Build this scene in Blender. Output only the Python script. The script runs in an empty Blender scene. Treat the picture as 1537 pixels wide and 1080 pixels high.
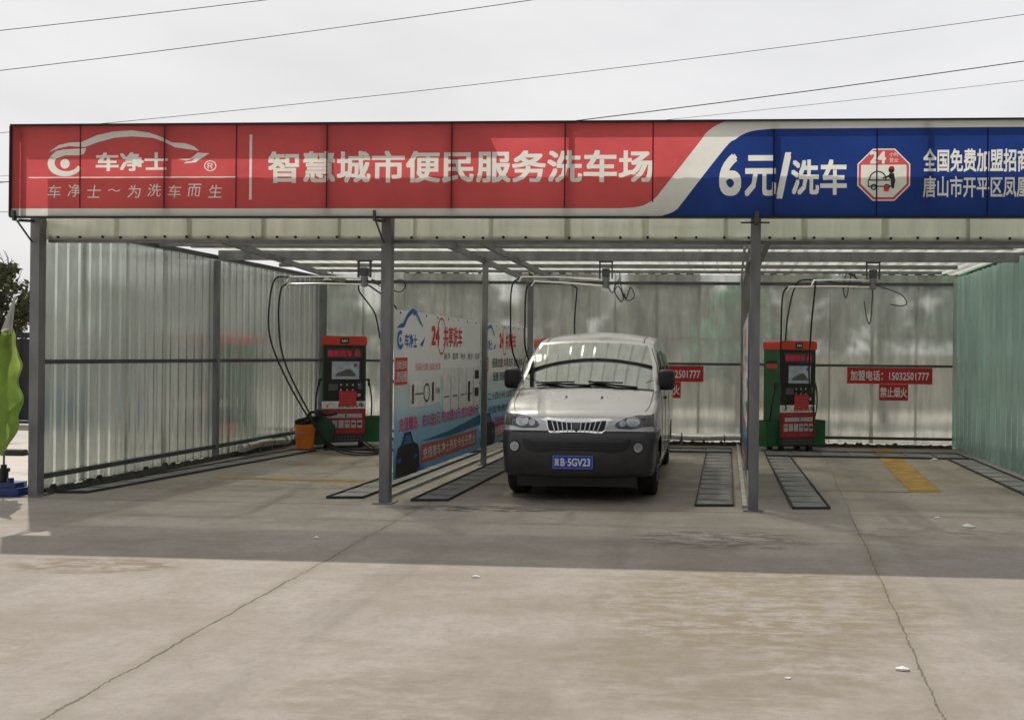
import bpy, bmesh, math, random
from mathutils import Vector, Matrix
from mathutils.geometry import delaunay_2d_cdt
from mathutils.bvhtree import BVHTree

R = math.radians
scene = bpy.context.scene
COL = scene.collection
random.seed(7)

# ------------------------------------------------------------------ camera
cam_d = bpy.data.cameras.new('camera')
cam = bpy.data.objects.new('camera', cam_d)
COL.objects.link(cam)
scene.camera = cam
YAW, ROLL = 0.065, 0.010
_r = Vector((math.cos(YAW), math.sin(YAW), 0))
_f = Vector((-math.sin(YAW), math.cos(YAW), 0))
_u = Vector((0, 0, 1))
ex = _r * math.cos(ROLL) + _u * math.sin(ROLL)
ey = _u * math.cos(ROLL) - _r * math.sin(ROLL)
m = Matrix((ex, ey, -_f)).transposed().to_4x4()
m.translation = Vector((7.614, -9.835, 1.6))
cam.matrix_world = m
cam_d.sensor_fit = 'HORIZONTAL'
cam_d.sensor_width = 36.0
cam_d.lens = 1400 / 1537 * 36
cam_d.shift_x = (768.5 - 1001) / 1537
cam_d.shift_y = -(540 - 535.6) / 1537
cam_d.clip_end = 2000

# ------------------------------------------------------------------ world, sun, exposure
SUN_DIR = Vector((-2.0, 2.53, 4.016)).normalized()          # towards the sun
SUN_EL = math.asin(SUN_DIR.z)
SUN_AZ = math.atan2(SUN_DIR.x, SUN_DIR.y)
world = bpy.data.worlds.new("World")
scene.world = world
world.use_nodes = True
wt = world.node_tree
wt.nodes.clear()
w_out = wt.nodes.new('ShaderNodeOutputWorld')
w_sky = wt.nodes.new('ShaderNodeTexSky')
w_sky.sky_type = 'NISHITA'
w_sky.sun_disc = False
w_sky.sun_elevation = SUN_EL
w_sky.sun_rotation = SUN_AZ
w_sky.dust_density = 6.0
w_bg1 = wt.nodes.new('ShaderNodeBackground')
w_bg1.inputs[1].default_value = 0.07
wt.links.new(w_sky.outputs[0], w_bg1.inputs[0])
w_tc = wt.nodes.new('ShaderNodeTexCoord')
w_map = wt.nodes.new('ShaderNodeMapping')
w_map.inputs['Scale'].default_value = (1.0, 1.0, 3.2)
w_no = wt.nodes.new('ShaderNodeTexNoise')
w_no.inputs['Scale'].default_value = 2.1
w_no.inputs['Detail'].default_value = 6
w_no.inputs['Roughness'].default_value = 0.5
w_cr = wt.nodes.new('ShaderNodeValToRGB')
w_cr.color_ramp.elements[0].position = 0.3
w_cr.color_ramp.elements[0].color = (0.79, 0.79, 0.80, 1)
w_cr.color_ramp.elements[1].position = 0.7
w_cr.color_ramp.elements[1].color = (0.99, 0.985, 0.99, 1)
wt.links.new(w_tc.outputs['Generated'], w_map.inputs[0])
wt.links.new(w_map.outputs[0], w_no.inputs['Vector'])
wt.links.new(w_no.outputs[0], w_cr.inputs[0])
w_bg2 = wt.nodes.new('ShaderNodeBackground')
w_bg2.inputs[1].default_value = 1.0
# hazy sky: brightest round the sun, duller on the far side
w_dot = wt.nodes.new('ShaderNodeVectorMath'); w_dot.operation = 'DOT_PRODUCT'
w_dot.inputs[1].default_value = SUN_DIR
wt.links.new(w_tc.outputs['Generated'], w_dot.inputs[0])
w_mr = wt.nodes.new('ShaderNodeMapRange')
w_mr.inputs['From Min'].default_value = -0.35
w_mr.inputs['From Max'].default_value = 0.55
w_mr.inputs['To Min'].default_value = 0.17
w_mr.inputs['To Max'].default_value = 1.0
wt.links.new(w_dot.outputs['Value'], w_mr.inputs['Value'])
w_mul = wt.nodes.new('ShaderNodeVectorMath'); w_mul.operation = 'SCALE'
wt.links.new(w_cr.outputs[0], w_mul.inputs[0])
wt.links.new(w_mr.outputs[0], w_mul.inputs['Scale'])
wt.links.new(w_mul.outputs[0], w_bg2.inputs[0])
w_mix = wt.nodes.new('ShaderNodeMixShader')
w_mix.inputs[0].default_value = 0.88
wt.links.new(w_bg1.outputs[0], w_mix.inputs[1])
wt.links.new(w_bg2.outputs[0], w_mix.inputs[2])
wt.links.new(w_mix.outputs[0], w_out.inputs[0])

sun_d = bpy.data.lights.new('sun', 'SUN')
sun_d.energy = 3.3
sun_d.angle = R(0.6)
sun_d.color = (1.0, 0.94, 0.85)
sun = bpy.data.objects.new('sun', sun_d)
COL.objects.link(sun)
sun.rotation_euler = SUN_DIR.to_track_quat('Z', 'Y').to_euler()

scene.view_settings.view_transform = 'Standard'
scene.view_settings.look = 'None'
scene.view_settings.exposure = 0.0
scene.view_settings.gamma = 1.0
scene.render.engine = 'CYCLES'
scene.cycles.max_bounces = 14
scene.cycles.transmission_bounces = 10
scene.cycles.transparent_max_bounces = 16
scene.cycles.use_denoising = True
scene.cycles.sample_clamp_indirect = 6.0

# ------------------------------------------------------------------ helpers: materials
def _mat(name):
    mt = bpy.data.materials.new(name)
    mt.use_nodes = True
    nt = mt.node_tree
    nt.nodes.clear()
    out = nt.nodes.new('ShaderNodeOutputMaterial')
    return mt, nt, out

def N(nt, typ, **kw):
    n = nt.nodes.new(typ)
    for k, v in kw.items():
        if k in n.inputs.keys():
            n.inputs[k].default_value = v
        else:
            setattr(n, k, v)
    return n

def c4(c):
    return (c[0], c[1], c[2], 1)

def vary(nt, color, amount=0.15, scale=6.0, color2=None, stretch=(1, 1, 1), detail=5):
    """colour broken up by noise in object space"""
    tc = N(nt, 'ShaderNodeTexCoord')
    mp = N(nt, 'ShaderNodeMapping')
    mp.inputs['Scale'].default_value = stretch
    no = N(nt, 'ShaderNodeTexNoise')
    no.inputs['Scale'].default_value = scale
    no.inputs['Detail'].default_value = detail
    cr = N(nt, 'ShaderNodeValToRGB')
    cr.color_ramp.elements[0].position = 0.3
    cr.color_ramp.elements[1].position = 0.7
    a = tuple(max(0, v * (1 - amount)) for v in color)
    b = color2 or tuple(min(1, v * (1 + amount)) for v in color)
    cr.color_ramp.elements[0].color = c4(a)
    cr.color_ramp.elements[1].color = c4(b)
    nt.links.new(tc.outputs['Object'], mp.inputs[0])
    nt.links.new(mp.outputs[0], no.inputs['Vector'])
    nt.links.new(no.outputs[0], cr.inputs[0])
    return cr.outputs[0], no.outputs[0]

def mat(name, color, rough=0.5, metal=0.0, amount=0.12, scale=8.0, coat=0.0, bump=0.0, spec=0.5, color2=None, stretch=(1, 1, 1)):
    mt, nt, out = _mat(name)
    b = N(nt, 'ShaderNodeBsdfPrincipled')
    b.inputs['Roughness'].default_value = rough
    b.inputs['Metallic'].default_value = metal
    b.inputs['Coat Weight'].default_value = coat
    b.inputs['Coat Roughness'].default_value = 0.08
    b.inputs['Specular IOR Level'].default_value = spec
    col, fac = vary(nt, color, amount, scale, color2, stretch)
    nt.links.new(col, b.inputs['Base Color'])
    if bump:
        bp = N(nt, 'ShaderNodeBump')
        bp.inputs['Strength'].default_value = bump
        bp.inputs['Distance'].default_value = 0.01
        nt.links.new(fac, bp.inputs['Height'])
        nt.links.new(bp.outputs[0], b.inputs['Normal'])
    nt.links.new(b.outputs[0], out.inputs[0])
    return mt

def sheet_mat(name, color, trans=None, fac=0.5, amount=0.06, scale=1.5, rough=0.6):
    """thin printed cloth: diffuse front plus light let through from behind"""
    mt, nt, out = _mat(name)
    col, _ = vary(nt, color, amount, scale)
    d = N(nt, 'ShaderNodeBsdfPrincipled')
    d.inputs['Roughness'].default_value = rough
    d.inputs['Specular IOR Level'].default_value = 0.25
    t = N(nt, 'ShaderNodeBsdfTranslucent')
    tc = N(nt, 'ShaderNodeTexCoord'); wn = N(nt, 'ShaderNodeTexNoise')          # slack, creased cloth
    wn.inputs['Scale'].default_value = 2.4; wn.inputs['Detail'].default_value = 3
    nt.links.new(tc.outputs['Object'], wn.inputs['Vector'])
    bp = N(nt, 'ShaderNodeBump'); bp.inputs['Strength'].default_value = 0.6; bp.inputs['Distance'].default_value = 0.05
    nt.links.new(wn.outputs[0], bp.inputs['Height'])
    nt.links.new(bp.outputs[0], d.inputs['Normal']); nt.links.new(bp.outputs[0], t.inputs['Normal'])
    nt.links.new(col, d.inputs['Base Color'])
    if trans:
        t.inputs[0].default_value = c4(trans)
    else:
        nt.links.new(col, t.inputs[0])
    mx = N(nt, 'ShaderNodeMixShader')
    mx.inputs[0].default_value = fac
    nt.links.new(d.outputs[0], mx.inputs[1])
    nt.links.new(t.outputs[0], mx.inputs[2])
    nt.links.new(mx.outputs[0], out.inputs[0])
    return mt

def frp_mat(name, tint, translucent=0.45, clear=0.1, blur=0.3, dirt=0.25, gloss=0.35, ior=1.12):
    """ribbed fibreglass sheet: milky, with what stands behind it showing blurred"""
    mt, nt, out = _mat(name)
    tc = N(nt, 'ShaderNodeTexCoord')
    mp = N(nt, 'ShaderNodeMapping')
    mp.inputs['Scale'].default_value = (1.6, 1.6, 0.28)
    no = N(nt, 'ShaderNodeTexNoise')
    no.inputs['Scale'].default_value = 3.0
    no.inputs['Detail'].default_value = 7
    no.inputs['Roughness'].default_value = 0.65
    nt.links.new(tc.outputs['Object'], mp.inputs[0])
    nt.links.new(mp.outputs[0], no.inputs['Vector'])
    cr = N(nt, 'ShaderNodeValToRGB')
    cr.color_ramp.elements[0].position = 0.38
    cr.color_ramp.elements[0].color = c4(tuple(t * (1 - dirt) for t in tint))
    cr.color_ramp.elements[1].position = 0.62
    cr.color_ramp.elements[1].color = c4(tint)
    nt.links.new(no.outputs[0], cr.inputs[0])
    tr = N(nt, 'ShaderNodeBsdfTranslucent')
    nt.links.new(cr.outputs[0], tr.inputs[0])
    rf = N(nt, 'ShaderNodeBsdfRefraction')
    rf.inputs['Roughness'].default_value = blur
    rf.inputs['IOR'].default_value = ior
    nt.links.new(cr.outputs[0], rf.inputs[0])
    tp = N(nt, 'ShaderNodeBsdfTransparent')
    tp.inputs[0].default_value = c4(tint)
    df = N(nt, 'ShaderNodeBsdfDiffuse')
    nt.links.new(cr.outputs[0], df.inputs[0])
    gl = N(nt, 'ShaderNodeBsdfGlossy')
    gl.inputs['Roughness'].default_value = 0.16
    m1 = N(nt, 'ShaderNodeMixShader'); m1.inputs[0].default_value = translucent
    nt.links.new(rf.outputs[0], m1.inputs[1]); nt.links.new(tr.outputs[0], m1.inputs[2])
    m2 = N(nt, 'ShaderNodeMixShader'); m2.inputs[0].default_value = 0.10
    nt.links.new(m1.outputs[0], m2.inputs[1]); nt.links.new(df.outputs[0], m2.inputs[2])
    m3 = N(nt, 'ShaderNodeMixShader'); m3.inputs[0].default_value = clear
    nt.links.new(m2.outputs[0], m3.inputs[1]); nt.links.new(tp.outputs[0], m3.inputs[2])
    fr = N(nt, 'ShaderNodeFresnel'); fr.inputs[0].default_value = 1.3
    m4 = N(nt, 'ShaderNodeMixShader')
    fm = N(nt, 'ShaderNodeMath', operation='MULTIPLY'); fm.inputs[1].default_value = gloss
    nt.links.new(fr.outputs[0], fm.inputs[0]); nt.links.new(fm.outputs[0], m4.inputs[0])
    nt.links.new(m3.outputs[0], m4.inputs[1]); nt.links.new(gl.outputs[0], m4.inputs[2])
    nt.links.new(m4.outputs[0], out.inputs[0])
    return mt

def glass_mat(name, tint, refl=0.3):
    mt, nt, out = _mat(name)
    gl = N(nt, 'ShaderNodeBsdfGlossy'); gl.inputs['Roughness'].default_value = 0.03
    gl.inputs[0].default_value = (0.92, 0.97, 0.93, 1)
    tp = N(nt, 'ShaderNodeBsdfTransparent'); tp.inputs[0].default_value = c4(tint)
    lw = N(nt, 'ShaderNodeLayerWeight'); lw.inputs[0].default_value = 0.35
    ma = N(nt, 'ShaderNodeMath', operation='MULTIPLY_ADD')
    ma.inputs[1].default_value = 0.5; ma.inputs[2].default_value = refl
    ma.use_clamp = True
    nt.links.new(lw.outputs['Fresnel'], ma.inputs[0])
    mx = N(nt, 'ShaderNodeMixShader')
    nt.links.new(ma.outputs[0], mx.inputs[0])
    nt.links.new(tp.outputs[0], mx.inputs[1]); nt.links.new(gl.outputs[0], mx.inputs[2])
    nt.links.new(mx.outputs[0], out.inputs[0])
    return mt

def emit_mat(name, color, strength=1.0, scale=12):
    mt, nt, out = _mat(name)
    b = N(nt, 'ShaderNodeBsdfPrincipled')
    col, _ = vary(nt, color, 0.3, scale)
    nt.links.new(col, b.inputs['Emission Color'])
    b.inputs['Base Color'].default_value = c4(tuple(v * .3 for v in color))
    b.inputs['Emission Strength'].default_value = strength
    b.inputs['Roughness'].default_value = 0.15
    nt.links.new(b.outputs[0], out.inputs[0])
    return mt

# ------------------------------------------------------------------ helpers: meshes
class MB:
    def __init__(self):
        self.v, self.f, self.mi, self.cur = [], [], [], 0
    def add(self, verts, faces):
        o = len(self.v)
        self.v += [tuple(p) for p in verts]
        for f in faces:
            self.f.append(tuple(i + o for i in f)); self.mi.append(self.cur)
        return self
    def box(self, x0, x1, y0, y1, z0, z1):
        p = [(x, y, z) for z in (z0, z1) for y in (y0, y1) for x in (x0, x1)]
        return self.add(p, [(0, 2, 3, 1), (4, 5, 7, 6), (0, 1, 5, 4), (2, 6, 7, 3), (0, 4, 6, 2), (1, 3, 7, 5)])
    def bar(self, p, q, w, h=None, up=(0, 0, 1)):
        h = h or w
        p, q = Vector(p), Vector(q)
        t = (q - p).normalized()
        up = Vector(up)
        if abs(t.dot(up)) > 0.98:
            up = Vector((0, 1, 0))
        s = t.cross(up).normalized() * (w / 2)
        u = s.cross(t).normalized() * (h / 2)
        P = [a + i * s + j * u for a in (p, q) for (i, j) in ((-1, -1), (1, -1), (1, 1), (-1, 1))]
        return self.add(P, [(0, 1, 2, 3), (7, 6, 5, 4), (0, 4, 5, 1), (1, 5, 6, 2), (2, 6, 7, 3), (3, 7, 4, 0)])
    def tube(self, pts, r, n=8, cap=True):
        pts = [Vector(p) for p in pts]
        rs = r if isinstance(r, (list, tuple)) else [r] * len(pts)
        t0 = (pts[1] - pts[0]).normalized()
        a = Vector((0, 0, 1)) if abs(t0.z) < 0.9 else Vector((1, 0, 0))
        s = t0.cross(a).normalized()
        rings = []
        for i, p in enumerate(pts):
            t = (pts[min(i + 1, len(pts) - 1)] - pts[max(i - 1, 0)]).normalized()
            s = (s - t * s.dot(t)).normalized()
            b = t.cross(s)
            rings.append([p + (s * math.cos(2 * math.pi * k / n) + b * math.sin(2 * math.pi * k / n)) * rs[i] for k in range(n)])
        V = [v for ring in rings for v in ring]
        F = []
        for i in range(len(pts) - 1):
            for k in range(n):
                k2 = (k + 1) % n
                F.append((i * n + k, i * n + k2, (i + 1) * n + k2, (i + 1) * n + k))
        if cap:
            F.append(tuple(reversed(range(n))))
            F.append(tuple((len(pts) - 1) * n + k for k in range(n)))
        return self.add(V, F)
    def disc(self, c, axis, r, depth=0.01, n=20):
        c, axis = Vector(c), Vector(axis).normalized()
        return self.tube([c, c + axis * depth], r, n)
    def prism(self, poly, fn0, fn1):
        """poly of 2-D points, placed in space by fn0 / fn1 (front and back)"""
        n = len(poly)
        V = [fn0(*p) for p in poly] + [fn1(*p) for p in poly]
        F = [tuple(range(n)), tuple(reversed(range(n, 2 * n)))]
        for i in range(n):
            j = (i + 1) % n
            F.append((i, i + n, j + n, j))
        return self.add(V, F)
    def flat(self, poly, fn):
        return self.add([fn(*p) for p in poly], [tuple(range(len(poly)))])
    def mesh(self, name, mats, smooth=None):
        me = bpy.data.meshes.new(name)
        me.from_pydata(self.v, [], self.f)
        mats = mats if isinstance(mats, (list, tuple)) else [mats]
        for x in mats:
            me.materials.append(x)
        me.polygons.foreach_set('material_index', self.mi)
        finish(me, smooth)
        return me
    def build(self, name, mats, parent=None, smooth=None, **kw):
        o = bpy.data.objects.new(name, self.mesh(name, mats, smooth))
        return link(o, parent, **kw)

def finish(me, smooth):
    bm = bmesh.new(); bm.from_mesh(me)
    big = [f for f in bm.faces if len(f.verts) > 4]
    if big:
        bmesh.ops.triangulate(bm, faces=big)
    if smooth is not None:
        bmesh.ops.remove_doubles(bm, verts=bm.verts, dist=1e-5)
        for f in bm.faces:
            f.smooth = True
        for e in bm.edges:
            if len(e.link_faces) == 2:
                e.smooth = e.calc_face_angle(0) < R(smooth)
    bm.to_mesh(me); bm.free(); me.update()

def link(o, parent=None, label=None, cat=None, group=None, kind=None):
    COL.objects.link(o)
    if parent is not None:
        o.parent = parent
    return tag(o, label, cat, group, kind)

def tag(o, label=None, cat=None, group=None, kind=None):
    if label: o['label'] = label
    if cat: o['category'] = cat
    if group: o['group'] = group
    if kind: o['kind'] = kind
    return o

def empty(name, loc=(0, 0, 0), rz=0, **kw):
    o = bpy.data.objects.new(name, None)
    o.empty_display_size = 0.2
    o.location = loc
    o.rotation_euler = (0, 0, rz)
    return link(o, **kw)

def copy_tree(o, parent=None):
    c = o.copy(); COL.objects.link(c)
    if parent is not None:
        c.parent = parent
    for ch in [x for x in bpy.data.objects if x.parent == o and x != c]:
        copy_tree(ch, c)
    return c

def spline(pts, n=8):
    """Catmull-Rom through the points"""
    P = [Vector(p) for p in pts]
    P = [P[0] * 2 - P[1]] + P + [P[-1] * 2 - P[-2]]
    out = []
    for i in range(1, len(P) - 2):
        a, b, c, d = P[i - 1], P[i], P[i + 1], P[i + 2]
        for k in range(n):
            t = k / n
            out.append(0.5 * ((2 * b) + (c - a) * t + (2 * a - 5 * b + 4 * c - d) * t * t + (3 * b - a - 3 * c + d) * t ** 3))
    out.append(P[-2])
    return out

def text_verts(body, w, h, bold=0.02, shear=0.0):
    """letters as flat triangles fitted to a w x h box about the origin; bold thickens the strokes"""
    cu = bpy.data.curves.new('lettering', 'FONT')
    cu.body = body; cu.resolution_u = 5 if body[0] in '6152BG®' else 2; cu.shear = shear
    o = bpy.data.objects.new('lettering', cu)
    COL.objects.link(o)
    me = o.to_mesh()
    V = [(v.co.x, v.co.y) for v in me.vertices]
    F = [tuple(p.vertices) for p in me.polygons]
    o.to_mesh_clear()
    bpy.data.objects.remove(o); bpy.data.curves.remove(cu)
    if bold > 0.008:
        # one glyph at a time: split by gaps along x
        V, F = embolden(V, F, bold)
    x0, x1 = min(v[0] for v in V), max(v[0] for v in V)
    y0, y1 = min(v[1] for v in V), max(v[1] for v in V)
    V = [((x - (x0 + x1) / 2) / (x1 - x0) * w, (y - (y0 + y1) / 2) / (y1 - y0) * h) for x, y in V]
    return V, F

def embolden(V, F, k):
    spans = []
    for f in sorted(F, key=lambda f: min(V[i][0] for i in f)):
        a, b = min(V[i][0] for i in f), max(V[i][0] for i in f)
        if spans and a < spans[-1][1] + 2.2 * k:
            spans[-1][1] = max(spans[-1][1], b); spans[-1][2].append(f)
        else:
            spans.append([a, b, [f]])
    VV, FF = [], []
    for _, _, fs in spans:
        vs, faces = [], []
        for dx, dy in ((0, 0), (k * .8, k * .8), (-k * .8, k * .8), (k * .8, -k * .8), (-k * .8, -k * .8)):
            for f in fs:
                p = [V[i] for i in f]
                ar = sum(p[i - 1][0] * p[i][1] - p[i][0] * p[i - 1][1] for i in range(len(p)))
                if abs(ar) < 1e-9: continue
                if ar < 0: p.reverse()
                n = len(vs); vs += [Vector((x + dx, y + dy)) for x, y in p]; faces.append(list(range(n, n + len(p))))
        out = delaunay_2d_cdt(vs, [], faces, 1, 1e-5)
        n = len(VV)
        VV += [(p.x, p.y) for p in out[0]]; FF += [tuple(i + n for i in f) for f, src in zip(out[2], out[5]) if src]
    return VV, FF

def put_text(mb, body, cx, cz, w, h, fn, offset=0.02, shear=0.0):
    V, F = text_verts(body, w, h, offset, shear)
    mb.add([fn(cx + a, cz + b) for a, b in V], F)

def ring(cx, cz, r0, r1, n=28, a0=0, a1=360, sx=1.0):
    out = [(cx + sx * r1 * math.cos(R(a0 + (a1 - a0) * i / n)), cz + r1 * math.sin(R(a0 + (a1 - a0) * i / n))) for i in range(n + 1)]
    inn = [(cx + sx * r0 * math.cos(R(a0 + (a1 - a0) * i / n)), cz + r0 * math.sin(R(a0 + (a1 - a0) * i / n))) for i in range(n + 1)]
    return [(inn[i], out[i], out[i + 1], inn[i + 1]) for i in range(n)]

def circ(cx, cz, r, n=20):
    return [(cx + r * math.cos(2 * math.pi * i / n), cz + r * math.sin(2 * math.pi * i / n)) for i in range(n)]

def rect(x0, x1, z0, z1):
    return [(x0, z0), (x1, z0), (x1, z1), (x0, z1)]

def corrugated(mb, o, u, v, nrm, length, height, period=0.2, depth=0.025, thick=0.003, phase=0.0, top=0.35, jitter=None, segs=1):
    """trapezoid-ribbed sheet: profile runs along u, ribs run along v"""
    o, u, v, nrm = Vector(o), Vector(u), Vector(v), Vector(nrm)
    s = [0.0]
    k = -1
    pts = []
    x = -phase
    while x < length:
        for a, d in ((0, 0), (period * (0.5 - top / 2 - 0.09), 0), (period * (0.5 - top / 2 + 0.09), depth), (period * (0.5 + top / 2 - 0.09), depth), (period * (0.5 + top / 2 + 0.09), 0)):
            if 0 <= x + a <= length:
                pts.append((x + a, d))
        x += period
    if pts[0][0] > 0: pts.insert(0, (0, 0))
    if pts[-1][0] < length: pts.append((length, 0))
    n = len(pts)
    V = []
    for j in range(segs + 1):
        vv = v * (height * j / segs)
        for a, d in pts:
            V.append(o + u * a + nrm * d + vv)
    for j in range(segs + 1):
        vv = v * (height * j / segs)
        for a, d in pts:
            V.append(o + u * a + nrm * (d - thick) + vv)
    M = n * (segs + 1)
    F = []
    for j in range(segs):
        for i in range(n - 1):
            a = j * n + i
            F.append((a, a + 1, a + 1 + n, a + n))
            b = a + M
            F.append((b, b + n, b + 1 + n, b + 1))
    for i in range(n - 1):
        F.append((i, i + M, i + 1 + M, i + 1))
        a = segs * n + i
        F.append((a, a + 1, a + 1 + M, a + M))
    for j in range(segs):
        a = j * n
        F.append((a, a + n, a + n + M, a + M))
        a = j * n + n - 1
        F.append((a, a + M, a + n + M, a + n))
    # make normals point outwards
    mb.add(V, F)

# ------------------------------------------------------------------ materials
M = {}
M['steel'] = mat('galvanised_steel', (0.19, 0.195, 0.20), 0.48, 0.35, 0.3, 5, stretch=(1, 1, .4))
M['dark_steel'] = mat('dull_steel', (0.075, 0.08, 0.08), 0.6, 0.3, 0.25, 5)
M['chrome'] = mat('chrome', (0.85, 0.85, 0.84), 0.14, 1.0, 0.04)
M['duct'] = mat('foil_duct', (0.75, 0.75, 0.74), 0.28, 0.9, 0.12, 20, bump=0.5)
M['black'] = mat('black_plastic', (0.009, 0.009, 0.010), 0.45, 0, 0.2)
M['rubber'] = mat('rubber', (0.016, 0.016, 0.016), 0.7, 0, 0.3, 20)
M['grate'] = mat('drain_cover_grey', (0.17, 0.175, 0.175), 0.55, 0, 0.3, 4, color2=(0.27, 0.265, 0.25))
M['edge'] = mat('black_edge', (0.035, 0.037, 0.04), 0.6, 0, 0.2)
M['wall_left'] = frp_mat('ribbed_sheet', (0.885, 0.925, 0.885), 0.22, 0.03, 0.20, 0.14, 0.65)
M['wall_back'] = frp_mat('ribbed_sheet_dirty', (0.875, 0.89, 0.855), 0.15, 0.03, 0.26, 0.18, 0.6)
M['wall_right'] = frp_mat('ribbed_sheet_green', (0.80, 0.905, 0.868), 0.26, 0.16, 0.30, 0.15, 0.6)
M['roof'] = frp_mat('roof_sheet', (0.94, 0.94, 0.90), 0.60, 0.42, 0.3, 0.15, 0.1)
M['fascia'] = frp_mat('fascia_sheet', (0.87, 0.89, 0.83), 0.60, 0.02, 0.6, 0.10)
M['kerb'] = mat('kerb_concrete', (0.36, 0.35, 0.32), 0.85, 0, 0.25, 6, bump=0.3)
M['yard_wall'] = mat('yard_wall_render', (0.42, 0.38, 0.30), 0.85, 0, 0.2, 1.5)
M['moss'] = mat('wet_dirt', (0.02, 0.021, 0.017), 0.8, 0, 0.6, 9, bump=0.8)
M['yellow'] = mat('worn_yellow_paint', (0.37, 0.19, 0.015), 0.75, 0, 0.4, 5, color2=(0.40, 0.25, 0.045))
M['sign_red'] = sheet_mat('printed_red', (0.64, 0.105, 0.115), fac=0.68, amount=0.1)
M['sign_white'] = sheet_mat('printed_white', (0.82, 0.81, 0.78), fac=0.66, amount=0.1)
M['sign_blue'] = sheet_mat('printed_blue', (0.020, 0.052, 0.24), fac=0.55, amount=0.12)
M['seam_dark'] = sheet_mat('seam_dark', (0.16, 0.02, 0.03), fac=0.3)
M['seam_blue'] = sheet_mat('seam_navy', (0.008, 0.014, 0.07), fac=0.3)
M['letter_edge'] = mat('letter_outline', (0.03, 0.02, 0.04), 0.6)
M['ink_black'] = mat('ink_black', (0.02, 0.02, 0.022), 0.6)
M['ink_red'] = mat('ink_red', (0.55, 0.03, 0.035), 0.55)
M['ink_magenta'] = mat('ink_magenta', (0.55, 0.03, 0.17), 0.55)
M['ink_blue'] = mat('ink_blue', (0.02, 0.12, 0.36), 0.55)
M['ink_orange'] = mat('ink_orange', (0.44, 0.12, 0.075), 0.55)
M['ink_white'] = mat('ink_white', (0.75, 0.75, 0.73), 0.55)
M['ink_grey'] = mat('ink_grey', (0.42, 0.44, 0.45), 0.55)
M['ink_sky'] = mat('ink_sky', (0.16, 0.31, 0.42), 0.55)
M['ink_navy'] = mat('ink_navy', (0.035, 0.135, 0.26), 0.55)
M['red_sheet'] = mat('red_board', (0.42, 0.014, 0.022), 0.5, 0, 0.1)
M['mach_green'] = mat('machine_green', (0.014, 0.105, 0.035), 0.45, 0, 0.25, 3)
M['mach_red'] = mat('machine_red', (0.55, 0.045, 0.02), 0.4, 0, 0.12, 3)
M['mach_crim'] = mat('machine_crimson', (0.36, 0.014, 0.028), 0.45, 0, 0.12, 3)
M['led_red'] = emit_mat('led_red', (0.45, 0.02, 0.05), 0.35)
M['screen'] = emit_mat('screen', (0.26, 0.28, 0.30), 0.30, 9)
M['orange'] = mat('orange_plastic', (0.62, 0.17, 0.012), 0.5, 0, 0.15, 6)
M['reel_green'] = mat('reel_green', (0.012, 0.055, 0.028), 0.5, 0, 0.2, 6)
M['paint'] = mat('silver_paint', (0.56, 0.563, 0.57), 0.27, 0.65, 0.03, 2, coat=0.35)
M['bumper'] = mat('bumper_grey', (0.028, 0.029, 0.032), 0.33, 0, 0.25, 5, coat=0.15)
M['glass'] = glass_mat('tinted_glass', (0.07, 0.09, 0.085), 0.32)
M['side_glass'] = glass_mat('dark_side_glass', (0.015, 0.018, 0.018), 0.06)
M['lamp'] = mat('lamp_lens', (0.075, 0.082, 0.092), 0.10, 0.2, 0.1, coat=0.8)
M['lamp_bright'] = mat('lamp_reflector', (0.42, 0.43, 0.45), 0.22, 0.85, 0.3, 30)
M['plate'] = mat('plate_blue', (0.008, 0.05, 0.42), 0.4, 0, 0.05)
M['cabin'] = mat('cabin_grey', (0.11, 0.11, 0.105), 0.8)
M['flag'] = sheet_mat('flag_green', (0.34, 0.47, 0.12), fac=0.42, amount=0.25, scale=4)
M['flag_white'] = sheet_mat('flag_white', (0.62, 0.62, 0.58), fac=0.4)
M['base_blue'] = mat('base_blue', (0.012, 0.035, 0.15), 0.4, 0, 0.2)
M['fence'] = mat('fence_black', (0.022, 0.024, 0.026), 0.55, 0.2, 0.3, 3)
M['bark'] = mat('bark', (0.10, 0.08, 0.06), 0.9, 0, 0.35, 12, bump=0.6)
M['wire'] = mat('wire', (0.05, 0.05, 0.055), 0.6)
M['paper'] = mat('paper', (0.75, 0.74, 0.70), 0.8)

def leaf_mat(name, color):
    mt, nt, out = _mat(name)
    col, _ = vary(nt, color, 0.5, 2.5)
    d = N(nt, 'ShaderNodeBsdfDiffuse'); t = N(nt, 'ShaderNodeBsdfTranslucent')
    nt.links.new(col, d.inputs[0]); nt.links.new(col, t.inputs[0])
    mx = N(nt, 'ShaderNodeMixShader'); mx.inputs[0].default_value = 0.35
    nt.links.new(d.outputs[0], mx.inputs[1]); nt.links.new(t.outputs[0], mx.inputs[2])
    nt.links.new(mx.outputs[0], out.inputs[0])
    return mt
M['leaf_a'] = leaf_mat('leaf_olive', (0.125, 0.13, 0.075))
M['leaf_b'] = leaf_mat('leaf_green', (0.06, 0.16, 0.065))
M['leaf_c'] = leaf_mat('leaf_bluegreen', (0.09, 0.34, 0.20))

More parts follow.
